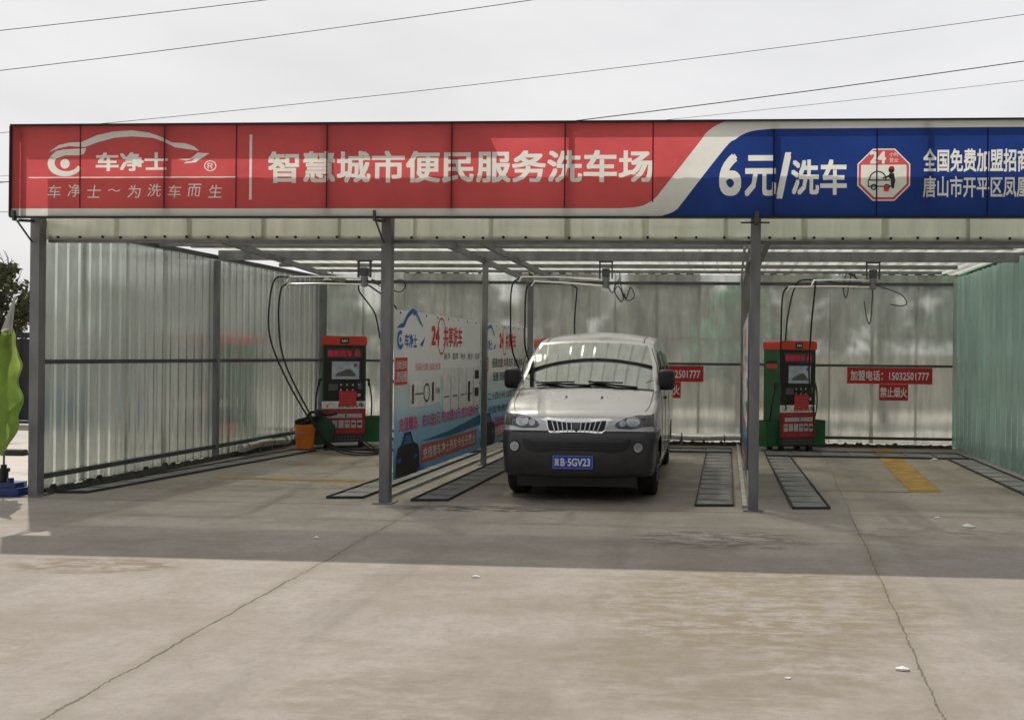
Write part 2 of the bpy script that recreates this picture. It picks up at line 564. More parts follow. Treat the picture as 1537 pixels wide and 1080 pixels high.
def ground_mat():
    mt, nt, out = _mat('concrete_yard')
    L = nt.links.new
    tc = N(nt, 'ShaderNodeTexCoord')
    P = tc.outputs['Object']
    sep = N(nt, 'ShaderNodeSeparateXYZ'); L(P, sep.inputs[0])
    X, Y = sep.outputs[0], sep.outputs[1]
    def math_(op, a, b=None, c=None, clamp=False):
        n = N(nt, 'ShaderNodeMath', operation=op); n.use_clamp = clamp
        for i, v in enumerate((a, b, c)):
            if v is None: continue
            if isinstance(v, (int, float)): n.inputs[i].default_value = v
            else: L(v, n.inputs[i])
        return n.outputs[0]
    def noise(scale, detail=6, rough=0.55, stretch=(1, 1, 1), off=(0, 0, 0)):
        mp = N(nt, 'ShaderNodeMapping'); mp.inputs['Scale'].default_value = stretch; mp.inputs['Location'].default_value = off
        L(P, mp.inputs[0])
        n = N(nt, 'ShaderNodeTexNoise'); n.inputs['Scale'].default_value = scale
        n.inputs['Detail'].default_value = detail; n.inputs['Roughness'].default_value = rough
        L(mp.outputs[0], n.inputs['Vector'])
        return n.outputs[0]
    def ramp(fac, p0, p1, c0=(0, 0, 0), c1=(1, 1, 1)):
        r = N(nt, 'ShaderNodeValToRGB')
        r.color_ramp.elements[0].position = p0; r.color_ramp.elements[1].position = p1
        r.color_ramp.elements[0].color = c4(c0); r.color_ramp.elements[1].color = c4(c1)
        L(fac, r.inputs[0]); return r.outputs[0]
    def mix(fac, a, b):
        n = N(nt, 'ShaderNodeMix', data_type='RGBA')
        if isinstance(fac, (int, float)): n.inputs[0].default_value = fac
        else: L(fac, n.inputs[0])
        for i, v in ((6, a), (7, b)):
            if isinstance(v, tuple): n.inputs[i].default_value = c4(v)
            else: L(v, n.inputs[i])
        return n.outputs[2]
    def ell(cx, cy, rx, ry):
        """1 inside an ellipse, fading to 0 at its rim"""
        a = math_('MULTIPLY', math_('SUBTRACT', X, cx), 1 / rx)
        b = math_('MULTIPLY', math_('SUBTRACT', Y, cy), 1 / ry)
        d = math_('ADD', math_('MULTIPLY', a, a), math_('MULTIPLY', b, b))
        return math_('SUBTRACT', 1.0, d, clamp=True)
    big = noise(0.35, 5)
    mid = noise(1.6, 7, 0.62)
    fine = noise(22, 4, 0.6)
    speck = noise(70, 2, 0.5)
    streak = noise(1.2, 6, 0.6, (0.35, 2.2, 1))
    col = ramp(big, 0.32, 0.68, (0.300, 0.270, 0.238), (0.370, 0.338, 0.302))
    col = mix(math_('MULTIPLY', ramp(mid, 0.42, 0.66), 0.45), col, (0.238, 0.207, 0.171))
    col = mix(math_('MULTIPLY', ramp(streak, 0.50, 0.70), 0.45), col, (0.235, 0.208, 0.17))
    col = mix(math_('MULTIPLY', ramp(fine, 0.45, 0.75), 0.38), col, (0.20, 0.178, 0.145))
    col = mix(math_('MULTIPLY', ramp(speck, 0.62, 0.72), 0.35), col, (0.44, 0.41, 0.36))
    grit = noise(140, 2, 0.6)
    col = mix(math_('MULTIPLY', ramp(grit, 0.60, 0.72), 0.35), col, (0.14, 0.125, 0.105))
    blot = noise(0.55, 9, 0.68, (0.7, 1.6, 1), (5, 1, 0))
    col = mix(math_('MULTIPLY', ramp(blot, 0.50, 0.62), 0.50), col, (0.20, 0.17, 0.133))
    sand = noise(7.5, 6, 0.7, (1, 1, 1), (2, 8, 0))
    col = mix(math_('MULTIPLY', ramp(sand, 0.46, 0.64), 0.32), col, (0.21, 0.182, 0.147))
    # tyre tracks that run out of the bays
    trk = noise(1.1, 7, 0.7, (1.5, 0.35, 1), (7, 3, 0))
    for tx in (1.35, 2.75, 5.2, 6.68, 9.2, 10.65):
        bw = math_('SUBTRACT', 1.0, math_('MULTIPLY', math_('ABSOLUTE', math_('SUBTRACT', X, tx)), 1 / 0.19), clamp=True)
        bw = math_('MULTIPLY', math_('MULTIPLY', bw, 2.2, clamp=True), ramp(trk, 0.42, 0.66))
        col = mix(math_('MULTIPLY', bw, 0.42), col, (0.135, 0.117, 0.095))
    # paler slabs of the yard left of and behind the shed
    pale = math_('MAXIMUM', math_('LESS_THAN', X, -0.42), math_('GREATER_THAN', Y, 7.75))
    col = mix(math_('MULTIPLY', pale, 0.75), col, (0.56, 0.525, 0.475))
    # wet and oily stains inside the bays
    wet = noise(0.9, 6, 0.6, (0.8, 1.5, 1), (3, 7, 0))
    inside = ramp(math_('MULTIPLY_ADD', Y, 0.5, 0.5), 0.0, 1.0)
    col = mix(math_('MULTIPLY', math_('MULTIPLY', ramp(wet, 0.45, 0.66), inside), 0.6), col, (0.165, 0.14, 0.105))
    # patches: brown stain, rough worn area, rusty puddle marks
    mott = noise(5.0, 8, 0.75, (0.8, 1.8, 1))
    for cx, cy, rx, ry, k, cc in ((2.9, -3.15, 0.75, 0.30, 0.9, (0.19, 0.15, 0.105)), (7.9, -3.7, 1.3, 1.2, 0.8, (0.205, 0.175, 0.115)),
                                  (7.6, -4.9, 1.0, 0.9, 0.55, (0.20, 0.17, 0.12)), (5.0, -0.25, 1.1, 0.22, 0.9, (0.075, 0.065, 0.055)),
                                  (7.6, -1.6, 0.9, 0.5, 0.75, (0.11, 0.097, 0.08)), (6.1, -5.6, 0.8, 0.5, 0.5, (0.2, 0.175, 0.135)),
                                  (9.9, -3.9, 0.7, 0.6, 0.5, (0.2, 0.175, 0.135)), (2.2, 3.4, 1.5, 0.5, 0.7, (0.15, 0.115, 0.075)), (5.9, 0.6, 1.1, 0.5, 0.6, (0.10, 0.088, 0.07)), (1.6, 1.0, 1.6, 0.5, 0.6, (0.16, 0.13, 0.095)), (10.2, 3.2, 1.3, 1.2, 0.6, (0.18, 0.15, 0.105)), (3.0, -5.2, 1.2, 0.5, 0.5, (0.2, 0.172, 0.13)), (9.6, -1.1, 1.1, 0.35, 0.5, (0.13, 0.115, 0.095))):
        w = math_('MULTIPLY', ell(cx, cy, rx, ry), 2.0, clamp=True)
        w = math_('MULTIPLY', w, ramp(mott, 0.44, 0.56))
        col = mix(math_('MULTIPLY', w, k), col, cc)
    # slab joints that have opened into ragged cracks
    wob = noise(1.3, 8, 0.7)
    wob2 = noise(9.0, 6, 0.7)
    gap = noise(2.2, 4, 0.6, (1, 1, 1), (9, 2, 0))
    crack = None
    def line(v, width, ragged):
        d = math_('ABSOLUTE', v)
        wdt = math_('MULTIPLY_ADD', math_('SUBTRACT', gap, 0.45), ragged, width)
        return math_('SUBTRACT', 1.0, math_('DIVIDE', d, math_('MAXIMUM', wdt, 0.002)), clamp=True)
    wv = math_('ADD', math_('MULTIPLY', math_('SUBTRACT', wob, 0.5), 0.09), math_('MULTIPLY', math_('SUBTRACT', wob2, 0.5), 0.05))
    def joint_x(a, b, width, ragged):
        v = math_('SUBTRACT', math_('SUBTRACT', X, math_('MULTIPLY_ADD', Y, b, a)), wv)
        return line(v, width, ragged)
    def joint_y(a, width):
        v = math_('SUBTRACT', math_('SUBTRACT', Y, a), math_('MULTIPLY', wv, 0.15))
        return line(v, width, 0.006)
    lines = [joint_x(4.40, -0.043, 0.007, 0.042), joint_x(8.90, 0.055, 0.005, 0.018), joint_x(-0.9, 0.0, 0.014, 0.02), joint_x(13.4, 0.0, 0.014, 0.02),
             joint_y(-0.16, 0.012), joint_y(-9.5, 0.014), joint_y(9.6, 0.014)]
    crack = lines[0]
    for l in lines[1:]:
        crack = math_('MAXIMUM', crack, l)
    halo = math_('MULTIPLY', math_('MAXIMUM', joint_x(4.40, -0.043, 0.10, 0.12), joint_x(8.90, 0.055, 0.10, 0.25)), 0.35)
    col = mix(halo, col, (0.19, 0.165, 0.115))
    cr = ramp(crack, 0.1, 0.6)
    col = mix(math_('MULTIPLY', cr, 0.62), col, (0.06, 0.054, 0.043))
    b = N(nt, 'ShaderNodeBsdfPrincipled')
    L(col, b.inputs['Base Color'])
    b.inputs['Specular IOR Level'].default_value = 0.3
    rr = ramp(math_('MULTIPLY', wet, inside), 0.42, 0.62, (0.88, 0.88, 0.88), (0.30, 0.30, 0.30))
    L(rr, b.inputs['Roughness'])
    hgt = math_('SUBTRACT', math_('ADD', math_('MULTIPLY', fine, 0.25), math_('MULTIPLY', mid, 0.5)), math_('MULTIPLY', cr, 1.2))
    bp = N(nt, 'ShaderNodeBump'); bp.inputs['Strength'].default_value = 0.5; bp.inputs['Distance'].default_value = 0.014
    L(hgt, bp.inputs['Height']); L(bp.outputs[0], b.inputs['Normal'])
    L(b.outputs[0], out.inputs[0])
    return mt
M['ground'] = ground_mat()

# ------------------------------------------------------------------ setting: ground
g = MB()
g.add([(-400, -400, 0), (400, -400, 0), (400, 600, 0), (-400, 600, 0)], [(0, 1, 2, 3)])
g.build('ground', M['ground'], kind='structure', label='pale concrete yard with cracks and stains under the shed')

B, D = 3.948, 7.32          # bay width, bay depth
W3 = 3 * B

# ------------------------------------------------------------------ the open shed
shed = empty('wash_shed', (0, 0, 0), label='open three bay car wash shed of steel posts and translucent ribbed sheets', cat='shed')
def part(mb, name, mt, parent=shed, smooth=None, **kw):
    return mb.build(name, mt, parent, smooth, **kw)
def post(x, y, h, w=0.1, base=True):
    b = MB(); b.bar((x, y, 0), (x, y, h), w, w, (0, 1, 0))
    if base: b.box(x - w, x + w, y - w, y + w, 0, 0.012)
    return part(b, 'post', M['steel'])
for i in range(4):
    post(i * B, 0.0, 3.07, 0.105)
    post(i * B + (0.115 if i == 1 else 0), 3.62, 2.97, 0.07)
    post(i * B, D - 0.02, 2.98, 0.09)
# front beam and back beam, wall rails
b = MB(); b.bar((0.05, 0.115, 2.845), (W3 - 0.05, 0.115, 2.845), 0.06, 0.075); part(b, 'front_beam', M['steel'])
b = MB(); b.bar((0, D - 0.02, 2.955), (W3, D - 0.02, 2.955), 0.06, 0.055); part(b, 'back_beam', M['dark_steel'])
for i in range(3):
    for z, h in ((1.478, 0.045), (0.165, 0.05)):
        b = MB(); b.bar((i * B + 0.05, D - 0.03, z), ((i + 1) * B - 0.05, D - 0.03, z), 0.04, h); part(b, 'wall_rail', M['dark_steel'])
for x in (0.0, W3):
    for y0, y1 in ((0.05, 3.58), (3.66, D - 0.06)):
        for z, h in ((1.478, 0.05), (0.20, 0.055), (3.02, 0.06)):
            if x > 1 and z > 1 : continue
            b = MB(); b.bar((x, y0, z), (x, y1, z), 0.045, h); part(b, 'wall_rail', M['dark_steel'])
# purlins across the bays (their ends differ in length)
for y, z, h, xa, xb in ((0.9, 3.105, 0.055, 0.03, 11.62), (2.15, 3.04, 0.06, 0.03, 11.62), (2.9, 3.10, 0.045, 0.03, 11.4), (3.62, 3.05, 0.14, 0.03, W3 - 0.02), (4.6, 3.10, 0.04, 0.03, 11.3), (3.86, 3.035, 0.04, 1.5, 10.9), (5.5, 3.09, 0.06, 0.03, 11.3), (6.6, 3.10, 0.05, 0.03, 11.3)):
    b = MB(); b.bar((xa, y, z), (xb, y, z), 0.06, h); part(b, 'purlin', M['steel'])
# rafters along the partitions (pairs)
for x in (0.42, B + 0.02, B + 0.52, 2 * B - 0.02, 2 * B + 0.1):
    b = MB()
    b.bar((x + (0.95 if x < 1 else 0.1), 1.0, 3.00), (x, D - 0.1, 2.97), 0.07, 0.07)
    part(b, 'rafter', M['steel'])
b = MB(); b.bar((7.80, 1.2, 2.90), (7.83, D - 0.4, 2.86), 0.03, 0.03); part(b, 'conduit', M['chrome'])
b = MB(); b.bar((7.86, 1.2, 2.90), (7.88, D - 0.4, 2.86), 0.03, 0.03); part(b, 'conduit', M['chrome'])
# partition rails
for i in (1, 2):
    for z in (1.30,):
        for y0, y1 in ((0.05, 3.58), (3.66, D - 0.07)):
            b = MB(); b.bar((i * B, y0, z), (i * B, y1, z), 0.035, 0.035); part(b, 'partition_rail', M['dark_steel'])
# sheets
def sheets(name, mt, o, u, v, nrm, length, height, period, depth, width=0.86, lap=0.05, **kw):
    """a run of ribbed sheets, each lapped over the one before it"""
    o, u, nrm = Vector(o), Vector(u), Vector(nrm)
    n = max(1, round(length / width)); w = length / n
    rg = random.Random(int(length * 100) + n)
    for k in range(n):
        a = k * w - (lap * rg.uniform(.6, 1.6) if k else 0); e = (k + 1) * w
        mb = MB()
        corrugated(mb, o + u * a + nrm * (0.006 * (k % 2)), u, v, nrm, e - a, height + rg.uniform(-.012, .012), period, depth, phase=(a % period), **kw)
        part(mb, name, mt)
sheets('wall_panel', M['wall_left'], (-0.045, 0.02, 0.055), (0, 1, 0), (0, 0, 1), (-1, 0, 0), D, 3.0, 0.19, 0.0035)
for i in range(3):
    sheets('wall_panel', M['wall_back'], (i * B + (0.02 if i else -0.02), D + 0.04, 0.06), (1, 0, 0), (0, 0, 1), (0, 1, 0), B - 0.025, 3.07, 0.21, 0.0035)
b = MB(); corrugated(b, (W3 - 0.12, 0.02, 0.03), (0, 1, 0), (0, 0, 1), (-1, 0, 0), D - 0.05, 3.02, 0.27, 0.085, top=0.26); part(b, 'wall_panel', M['wall_right'])
for i in range(3):
    b = MB(); corrugated(b, (i * B - 0.05, 0.075, 3.15), (1, 0, 0), (0, 1, 0), (0, 0, 1), B + 0.02, D + 0.15, 0.24, 0.04, top=0.4); part(b, 'roof_sheet', M['roof'])
sheets('fascia_panel', M['fascia'], (0.045, 0.065, 2.835), (1, 0, 0), (0, 0, 1), (0, -1, 0), W3 - 0.09, 1.18, 0.27, 0.006, top=0.62, segs=2)
# screws that hold the fascia to the front beam
rng = random.Random(3)
x = 0.2
while x < W3:
    b = MB(); b.disc((x, 0.043, 2.862 + rng.uniform(-.006, .006)), (0, -1, 0), 0.016, 0.012, 8)
    part(b, 'screw', M['black'])
    x += rng.uniform(0.2, 0.30)
# dirty base of the walls
rng = random.Random(5)
def dirt_base(p, q, name):
    b = MB(); p, q = Vector(p), Vector(q); n = int((q - p).length / 0.035)
    t = (q - p).normalized(); s = Vector((t.y, -t.x, 0))
    top, bot = [], []
    for k in range(n + 1):
        c = p + (q - p) * k / n
        h = 0.055 + 0.02 * rng.random() + (0.035 if rng.random() < .06 else 0)
        top.append((c + s * 0.02 + Vector((0, 0, h)), c - s * 0.03 + Vector((0, 0, h * .9))))
        bot.append((c + s * (0.06 + 0.02 * rng.random()), c - s * 0.05))
    V = [v for k in range(n + 1) for v in (bot[k][0], top[k][0], top[k][1], bot[k][1])]
    F = []
    for k in range(n):
        for j in range(3):
            F.append((4 * k + j, 4 * k + j + 1, 4 * k + 5 + j, 4 * k + 4 + j))
    b.add([(v[0], v[1], max(v[2], 0.004)) for v in V], F)
    part(b, 'dirty_base', M['moss'])
dirt_base((0.015, 0.08, 0), (0.015, D - 0.05, 0), 'a')
dirt_base((0.05, D - 0.10, 0), (W3 - 0.2, D - 0.10, 0), 'b')
# raised concrete curb under each partition
for i in (1, 2):
    b = MB(); b.box(i * B - 0.11, i * B - 0.058, 0.08, D - 0.15, 0, 0.035)
    b.build('kerb', M['kerb'], kind='structure', label='low concrete kerb under a partition between wash bays')

# ------------------------------------------------------------------ shop sign across the front
YS = -0.30
SX0, SX1, SZ0, SZ1 = -0.085, W3 + 0.09, 3.035, 4.016
sign = empty('shop_sign', (SX0, YS, SZ0), label='long red and blue car wash sign with white lettering along the shed front', cat='sign')
def sgn(dy):
    return lambda x, z: (x - SX0, -dy, z - SZ0)
def spart(mb, name, mt, smooth=None, parent=sign):
    return mb.build(name, mt, parent, smooth)
RED = [(7.526, 3.992), (7.456, 3.957), (7.368, 3.886), (7.298, 3.789), (6.912, 3.293), (6.859, 3.231), (6.789, 3.178), (6.682, 3.137), (6.503, 3.122)]
BLUE = [(8.046, 3.930), (7.862, 3.912), (7.757, 3.879), (7.669, 3.823), (7.564, 3.735), (7.127, 3.169), (7.083, 3.116), (7.021, 3.077), (6.90, SZ0)]
def smooth2(pl):
    return [(p.x, p.y) for p in spline([(a, b_, 0) for a, b_ in pl], 4)]
REDs, BLUEs = smooth2(RED), smooth2(BLUE)
red_poly = [(SX0, 3.122), (SX0, SZ1), (7.60, SZ1)] + REDs
white_poly = [(7.60, SZ1), (SX1, SZ1), (SX1, 3.937)] + BLUEs + [(SX0, SZ0), (SX0, 3.122)] + list(reversed(REDs))
blue_poly = [(SX1, 3.937), (SX1, SZ0)] + list(reversed(BLUEs))
LETTERS = []      # (mesh builder, part name, parent): flat shapes in sign coordinates, cut out of the cloth below
# frame behind the cloth
b = MB()
F0 = sgn(-0.05)
for z, h in ((SZ1 - 0.008, 0.03), (SZ0 + 0.008, 0.03)):
    b.bar(F0(SX0, z), F0(SX1, z), 0.08, h)
for x in (SX0 + 0.01, SX1 - 0.01):
    b.bar(F0(x, SZ0 + 0.024), F0(x, SZ1 - 0.024), 0.03, 0.08)
for x in (0.0 + 0.02, 1.63, 3.40, 4.73, 5.95, 8.06, 9.6, 11.0):
    b.bar(F0(x, SZ0 + 0.024), F0(x, SZ1 - 0.024), 0.04, 0.03)
spart(b, 'frame', M['black'])
b = MB(); p0 = sgn(-0.155)
b.bar(sgn(-0.16)(SX0 + .02, SZ1 - 0.004), sgn(-0.16)(5.05, SZ1 - 0.004), 0.135, 0.012)
spart(b, 'top_cover', M['dark_steel'])
b = MB(); b.bar(sgn(0.004)(SX0 - 0.006, SZ1 + 0.001), sgn(0.004)(SX1, SZ1 + 0.001), 0.02, 0.016); b.bar(sgn(0.004)(SX0 - 0.004, SZ0 - 0.004), sgn(0.004)(SX1, SZ0 - 0.004), 0.02, 0.016)
b.bar(sgn(0.004)(SX0 - 0.004, SZ0 + 0.004), sgn(0.004)(SX0 - 0.004, SZ1 - 0.01), 0.016, 0.02)
spart(b, 'edge_trim', M['black'])
# seams
b = MB(); b2 = MB()
for x in (0.697, 1.629, 2.418, 3.40, 4.731, 5.92, 6.83):
    b.box(*[v for v in (x - 0.007 - SX0, x + 0.007 - SX0)], -0.0085, -0.0065, 0.09 if x < 6.5 else 0.15, SZ1 - SZ0 - 0.01)
for x in (8.061, 9.098, 10.193, 11.25):
    b2.box(x - 0.007 - SX0, x + 0.007 - SX0, -0.0085, -0.0065, 0.01, 0.89)
spart(b, 'seam', M['seam_dark']); spart(b2, 'seam', M['seam_blue'])
# lettering
L3 = lambda x, z: (x, z, 0.0)
b = MB(); put_text(b, '智慧城市便民服务洗车场', 4.795, 3.556, 4.07, 0.335, L3, 0.030); LETTERS.append((b, 'lettering', 'sign_white'))
b = MB(); put_text(b, '6', 7.622, 3.463, 0.225, 0.43, L3, 0.032); put_text(b, '元', 7.93, 3.452, 0.32, 0.42, L3, 0.03); put_text(b, '/', 8.165, 3.455, 0.145, 0.47, L3, 0.04); put_text(b, '洗车', 8.52, 3.437, 0.56, 0.36, L3, 0.032)
LETTERS.append((b, 'lettering', 'sign_white'))
b = MB(); put_text(b, '全国免费加盟招商', 10.085, 3.604, 1.05, 0.235, L3, 0.028); put_text(b, '唐山市开平区凤凰', 10.085, 3.338, 1.05, 0.215, L3, 0.022); LETTERS.append((b, 'lettering', 'sign_white'))
b = MB(); put_text(b, '车净士', 1.265, 3.62, 0.80, 0.20, L3, 0.035); put_text(b, '®', 2.13, 3.573, 0.135, 0.115, L3, 0.0)
for i, ch in enumerate('车净士〜为洗车而生'):
    put_text(b, ch, 0.405 + i * 0.2225, 3.31 + (0.006 if i % 2 else -0.006), 0.15 if ch != '〜' else 0.14, 0.135 if ch != '〜' else 0.03, L3, 0.004, 0.12)
LETTERS.append((b, 'lettering', 'sign_white'))
b = MB()
b.flat([(0.342, 3.727), (0.452, 3.80), (0.568, 3.826), (0.704, 3.831), (0.877, 3.904), (1.05, 3.94), (1.262, 3.952), (1.454, 3.928), (1.588, 3.882), (1.704, 3.822), (1.857, 3.812), (1.952, 3.779), (2.006, 3.732), (1.914, 3.746), (1.743, 3.77), (1.627, 3.826), (1.493, 3.873), (1.262, 3.889), (1.07, 3.875), (0.878, 3.826), (0.743, 3.777), (0.569, 3.789), (0.453, 3.767)], L3)
b.flat([(1.772, 3.645), (1.915, 3.65), (1.991, 3.714), (2.12, 3.704), (2.011, 3.641), (1.973, 3.61), (1.84, 3.599), (1.86, 3.615), (1.93, 3.625), (1.97, 3.655), (1.87, 3.63)], L3)
b.flat(circ(0.522, 3.60, 0.052), L3)
# the round swoosh: a crescent that opens into a bar
cres = []
for a in range(150, 341, 10):
    cres.append((0.522 + 0.195 * math.cos(R(a)), 3.60 + 0.135 * math.sin(R(a))))
inn = []
for a in range(340, 149, -10):
    inn.append((0.540 + 0.135 * math.cos(R(a)), 3.612 + 0.092 * math.sin(R(a))))
b.flat(cres + inn, L3)
b.flat([(0.355, 3.675), (0.42, 3.735), (0.50, 3.752), (0.757, 3.766), (0.735, 3.705), (0.68, 3.69), (0.52, 3.69), (0.425, 3.655)], L3)
b.flat(rect(0.115, 2.407, 3.448, 3.459), L3)
b.flat(rect(2.558, 2.585, 3.215, 3.90), L3)
LETTERS.append((b, 'emblem', 'sign_white'))

# eight sided badge
def octa(cx, cz, r):
    return [(cx + r * math.cos(R(22.5 + 45 * i)), cz + r * math.sin(R(22.5 + 45 * i))) for i in range(8)]
oc = (9.168, 3.46)
b = MB(); put_text(b, '24', oc[0] - 0.06, oc[1] + 0.175, 0.16, 0.125, L3, 0.05); put_text(b, '小时', oc[0] + 0.1, oc[1] + 0.205, 0.09, 0.042, L3, 0.0); put_text(b, '营业', oc[0] + 0.1, oc[1] + 0.147, 0.09, 0.042, L3, 0.0)
LETTERS.append((b, 'badge_lettering', 'sign_white'))
b = MB(); o1, o2 = octa(*oc, 0.272), octa(*oc, 0.245)
for i in range(8):
    j = (i + 1) % 8
    b.add([L3(*p) for p in (o1[i], o1[j], o2[j], o2[i])], [(0, 1, 2, 3)])
b.flat([(oc[0] - .24, oc[1] + .1), (oc[0] + .24, oc[1] + .1), (oc[0] + .105, oc[1] + .24), (oc[0] - .105, oc[1] + .24)], L3)
LETTERS.append((b, 'badge_ring', 'sign_red'))
b = MB(); b.flat(octa(*oc, 0.285), L3)
LETTERS.append((b, 'badge', 'sign_white'))

def build_face():
    verts, edges, faces = [], [], []
    for pl in (red_poly, white_poly, blue_poly):
        if sum(pl[i - 1][0] * pl[i][1] - pl[i][0] * pl[i - 1][1] for i in range(len(pl))) < 0: pl = pl[::-1]
        n = len(verts); verts += [Vector(p) for p in pl]; faces.append(list(range(n, n + len(pl))))
    trees = []
    for mb, name, _ in LETTERS:
        tri = []
        me = mb.mesh('tmp', [])
        bm = bmesh.new(); bm.from_mesh(me); bmesh.ops.triangulate(bm, faces=bm.faces)
        bmesh.ops.remove_doubles(bm, verts=bm.verts, dist=2e-5)
        for f in bm.faces: tri.append([v.co.copy() for v in f.verts])
        idx = {}
        for e in bm.edges:
            if len(e.link_faces) == 1:
                ends = []
                for v in e.verts:
                    if v.index not in idx:
                        idx[v.index] = len(verts); verts.append(Vector((v.co.x, v.co.y)))
                    ends.append(idx[v.index])
                edges.append(tuple(ends))
        bm.free(); bpy.data.meshes.remove(me)
        P = [p for t in tri for p in t]
        trees.append(BVHTree.FromPolygons(P, [(3 * i, 3 * i + 1, 3 * i + 2) for i in range(len(tri))]))
    out = delaunay_2d_cdt(verts, edges, faces, 1, 2e-5)
    cloth = MB(); parts = [MB() for _ in LETTERS]
    cloth.v = [sgn(0)(p.x, p.y) for p in out[0]]
    for mb in parts: mb.v = cloth.v
    for f, src in zip(out[2], out[5]):
        if not src: continue
        c = sum((out[0][i] for i in f), Vector((0, 0))) / 3
        f = tuple(f)
        for t, mb in zip(trees, parts):
            if t.ray_cast(Vector((c.x, c.y, 1)), Vector((0, 0, -1)))[0]:
                mb.f.append(f); mb.mi.append(0); break
        else:
            cloth.f.append(f); cloth.mi.append(src[0])
    def tidy(mb):
        used = sorted({i for f in mb.f for i in f}); mp = {k: n for n, k in enumerate(used)}
        mb.v = [mb.v[i] for i in used]; mb.f = [tuple(mp[i] for i in f) for f in mb.f]; return mb
    spart(tidy(cloth), 'sign_face', [M['sign_red'], M['sign_white'], M['sign_blue']])
    for mb, (_, name, mt_) in zip(parts, LETTERS): spart(tidy(mb), name, M[mt_])
build_face()
b = MB(); fn = sgn(0.006); cx, cz = oc
for q in ring(cx - .06, cz - .05, 0.075, 0.088, 18, 0, 180): b.add([fn(*p) for p in q], [(0, 1, 2, 3)])
b.flat(rect(cx - .15, cx + .06, cz - .062, cz - .05), fn); b.flat(rect(cx - .16, cx + .08, cz - .125, cz - .112), fn)
b.flat(rect(cx - .16, cx - .149, cz - .125, cz - .05), fn); b.flat(rect(cx + .07, cx + .08, cz - .125, cz - .05), fn)
for dx in (-.10, .03):
    for q in ring(cx + dx, cz - .125, 0.018, 0.032, 12): b.add([fn(*p) for p in q], [(0, 1, 2, 3)])
b.flat(circ(cx + .075, cz + .045, 0.03, 12), fn)
b.flat([(cx + .055, cz + .015), (cx + .10, cz + .015), (cx + .115, cz - .06), (cx + .10, cz - .14), (cx + .08, cz - .14), (cx + .075, cz - .06), (cx + .05, cz - .03)], fn)
b.flat([(cx + .06, cz), (cx + .065, cz - .02), (cx - .01, cz - .045), (cx - .01, cz - .03)], fn)
spart(b, 'badge_picture', M['ink_black'])
b = MB(); b.flat(rect(cx + 0.0, cx + .05, cz - .17, cz - .11), sgn(0.0075)); spart(b, 'badge_bucket', M['ink_red'])
b = MB(); b.flat([(cx + .045, cz + .055), (cx + .11, cz + .05), (cx + .095, cz + .085), (cx + .06, cz + .085)], sgn(0.0075))
spart(b, 'badge_cap', M['ink_red'])
# hooks that carry the sign from the post tops
for i in range(4):
    b = MB(); x = i * B
    if i != 2:
        b.bar(sgn(-0.30)(x - 0.02, 3.03), sgn(-0.06)(x - 0.03, 3.005), 0.03, 0.03)
        b.bar(sgn(0.012)(x - 0.03, 2.99), sgn(0.012)(x - 0.03, 3.10), 0.02, 0.045)
        b.bar(sgn(-0.02)(x - 0.03, 3.0), sgn(-0.235)(x - 0.02, 2.79), 0.014, 0.014)
    else:
        b.bar(sgn(-0.2)(x - 0.16, 3.005), sgn(-0.2)(x + 0.14, 3.005), 0.02, 0.015)
        b.bar(sgn(0.015)(x, 2.97), sgn(0.015)(x, 3.09), 0.045, 0.025)
        b.bar(sgn(-0.24)(x, 3.0), sgn(0.0)(x, 2.985), 0.03, 0.03)
    spart(b, 'hook', M['dark_steel'])

# ------------------------------------------------------------------ printed banners on the partitions
def banner_mat():
    mt, nt, out = _mat('printed_banner')
    tc = N(nt, 'ShaderNodeTexCoord'); sp = N(nt, 'ShaderNodeSeparateXYZ')
    nt.links.new(tc.outputs['Object'], sp.inputs[0])
    no = N(nt, 'ShaderNodeTexNoise'); no.inputs['Scale'].default_value = 1.2; no.inputs['Detail'].default_value = 4
    nt.links.new(tc.outputs['Object'], no.inputs['Vector'])
    ma = N(nt, 'ShaderNodeMath', operation='MULTIPLY_ADD'); ma.inputs[1].default_value = 0.15
    nt.links.new(no.outputs[0], ma.inputs[0]); nt.links.new(sp.outputs[2], ma.inputs[2])
    cr = N(nt, 'ShaderNodeValToRGB')
    e = cr.color_ramp.elements
    e[0].position = 0.0; e[0].color = (0.075, 0.20, 0.33, 1)
    e[1].position = 0.62; e[1].color = (0.60, 0.62, 0.62, 1)
    k = e.new(0.33); k.color = (0.19, 0.36, 0.47, 1)
    k = e.new(0.47); k.color = (0.42, 0.53, 0.56, 1)
    dv = N(nt, 'ShaderNodeMath', operation='DIVIDE'); dv.inputs[1].default_value = 1.9
    nt.links.new(ma.outputs[0], dv.inputs[0]); nt.links.new(dv.outputs[0], cr.inputs[0])
    b_ = N(nt, 'ShaderNodeBsdfPrincipled'); b_.inputs['Roughness'].default_value = 0.45
    t_ = N(nt, 'ShaderNodeBsdfTranslucent')
    nt.links.new(cr.outputs[0], b_.inputs['Base Color']); nt.links.new(cr.outputs[0], t_.inputs[0])
    mx = N(nt, 'ShaderNodeMixShader'); mx.inputs[0].default_value = 0.3
    nt.links.new(b_.outputs[0], mx.inputs[1]); nt.links.new(t_.outputs[0], mx.inputs[2])
    nt.links.new(mx.outputs[0], out.inputs[0])
    return mt
M['banner'] = banner_mat()

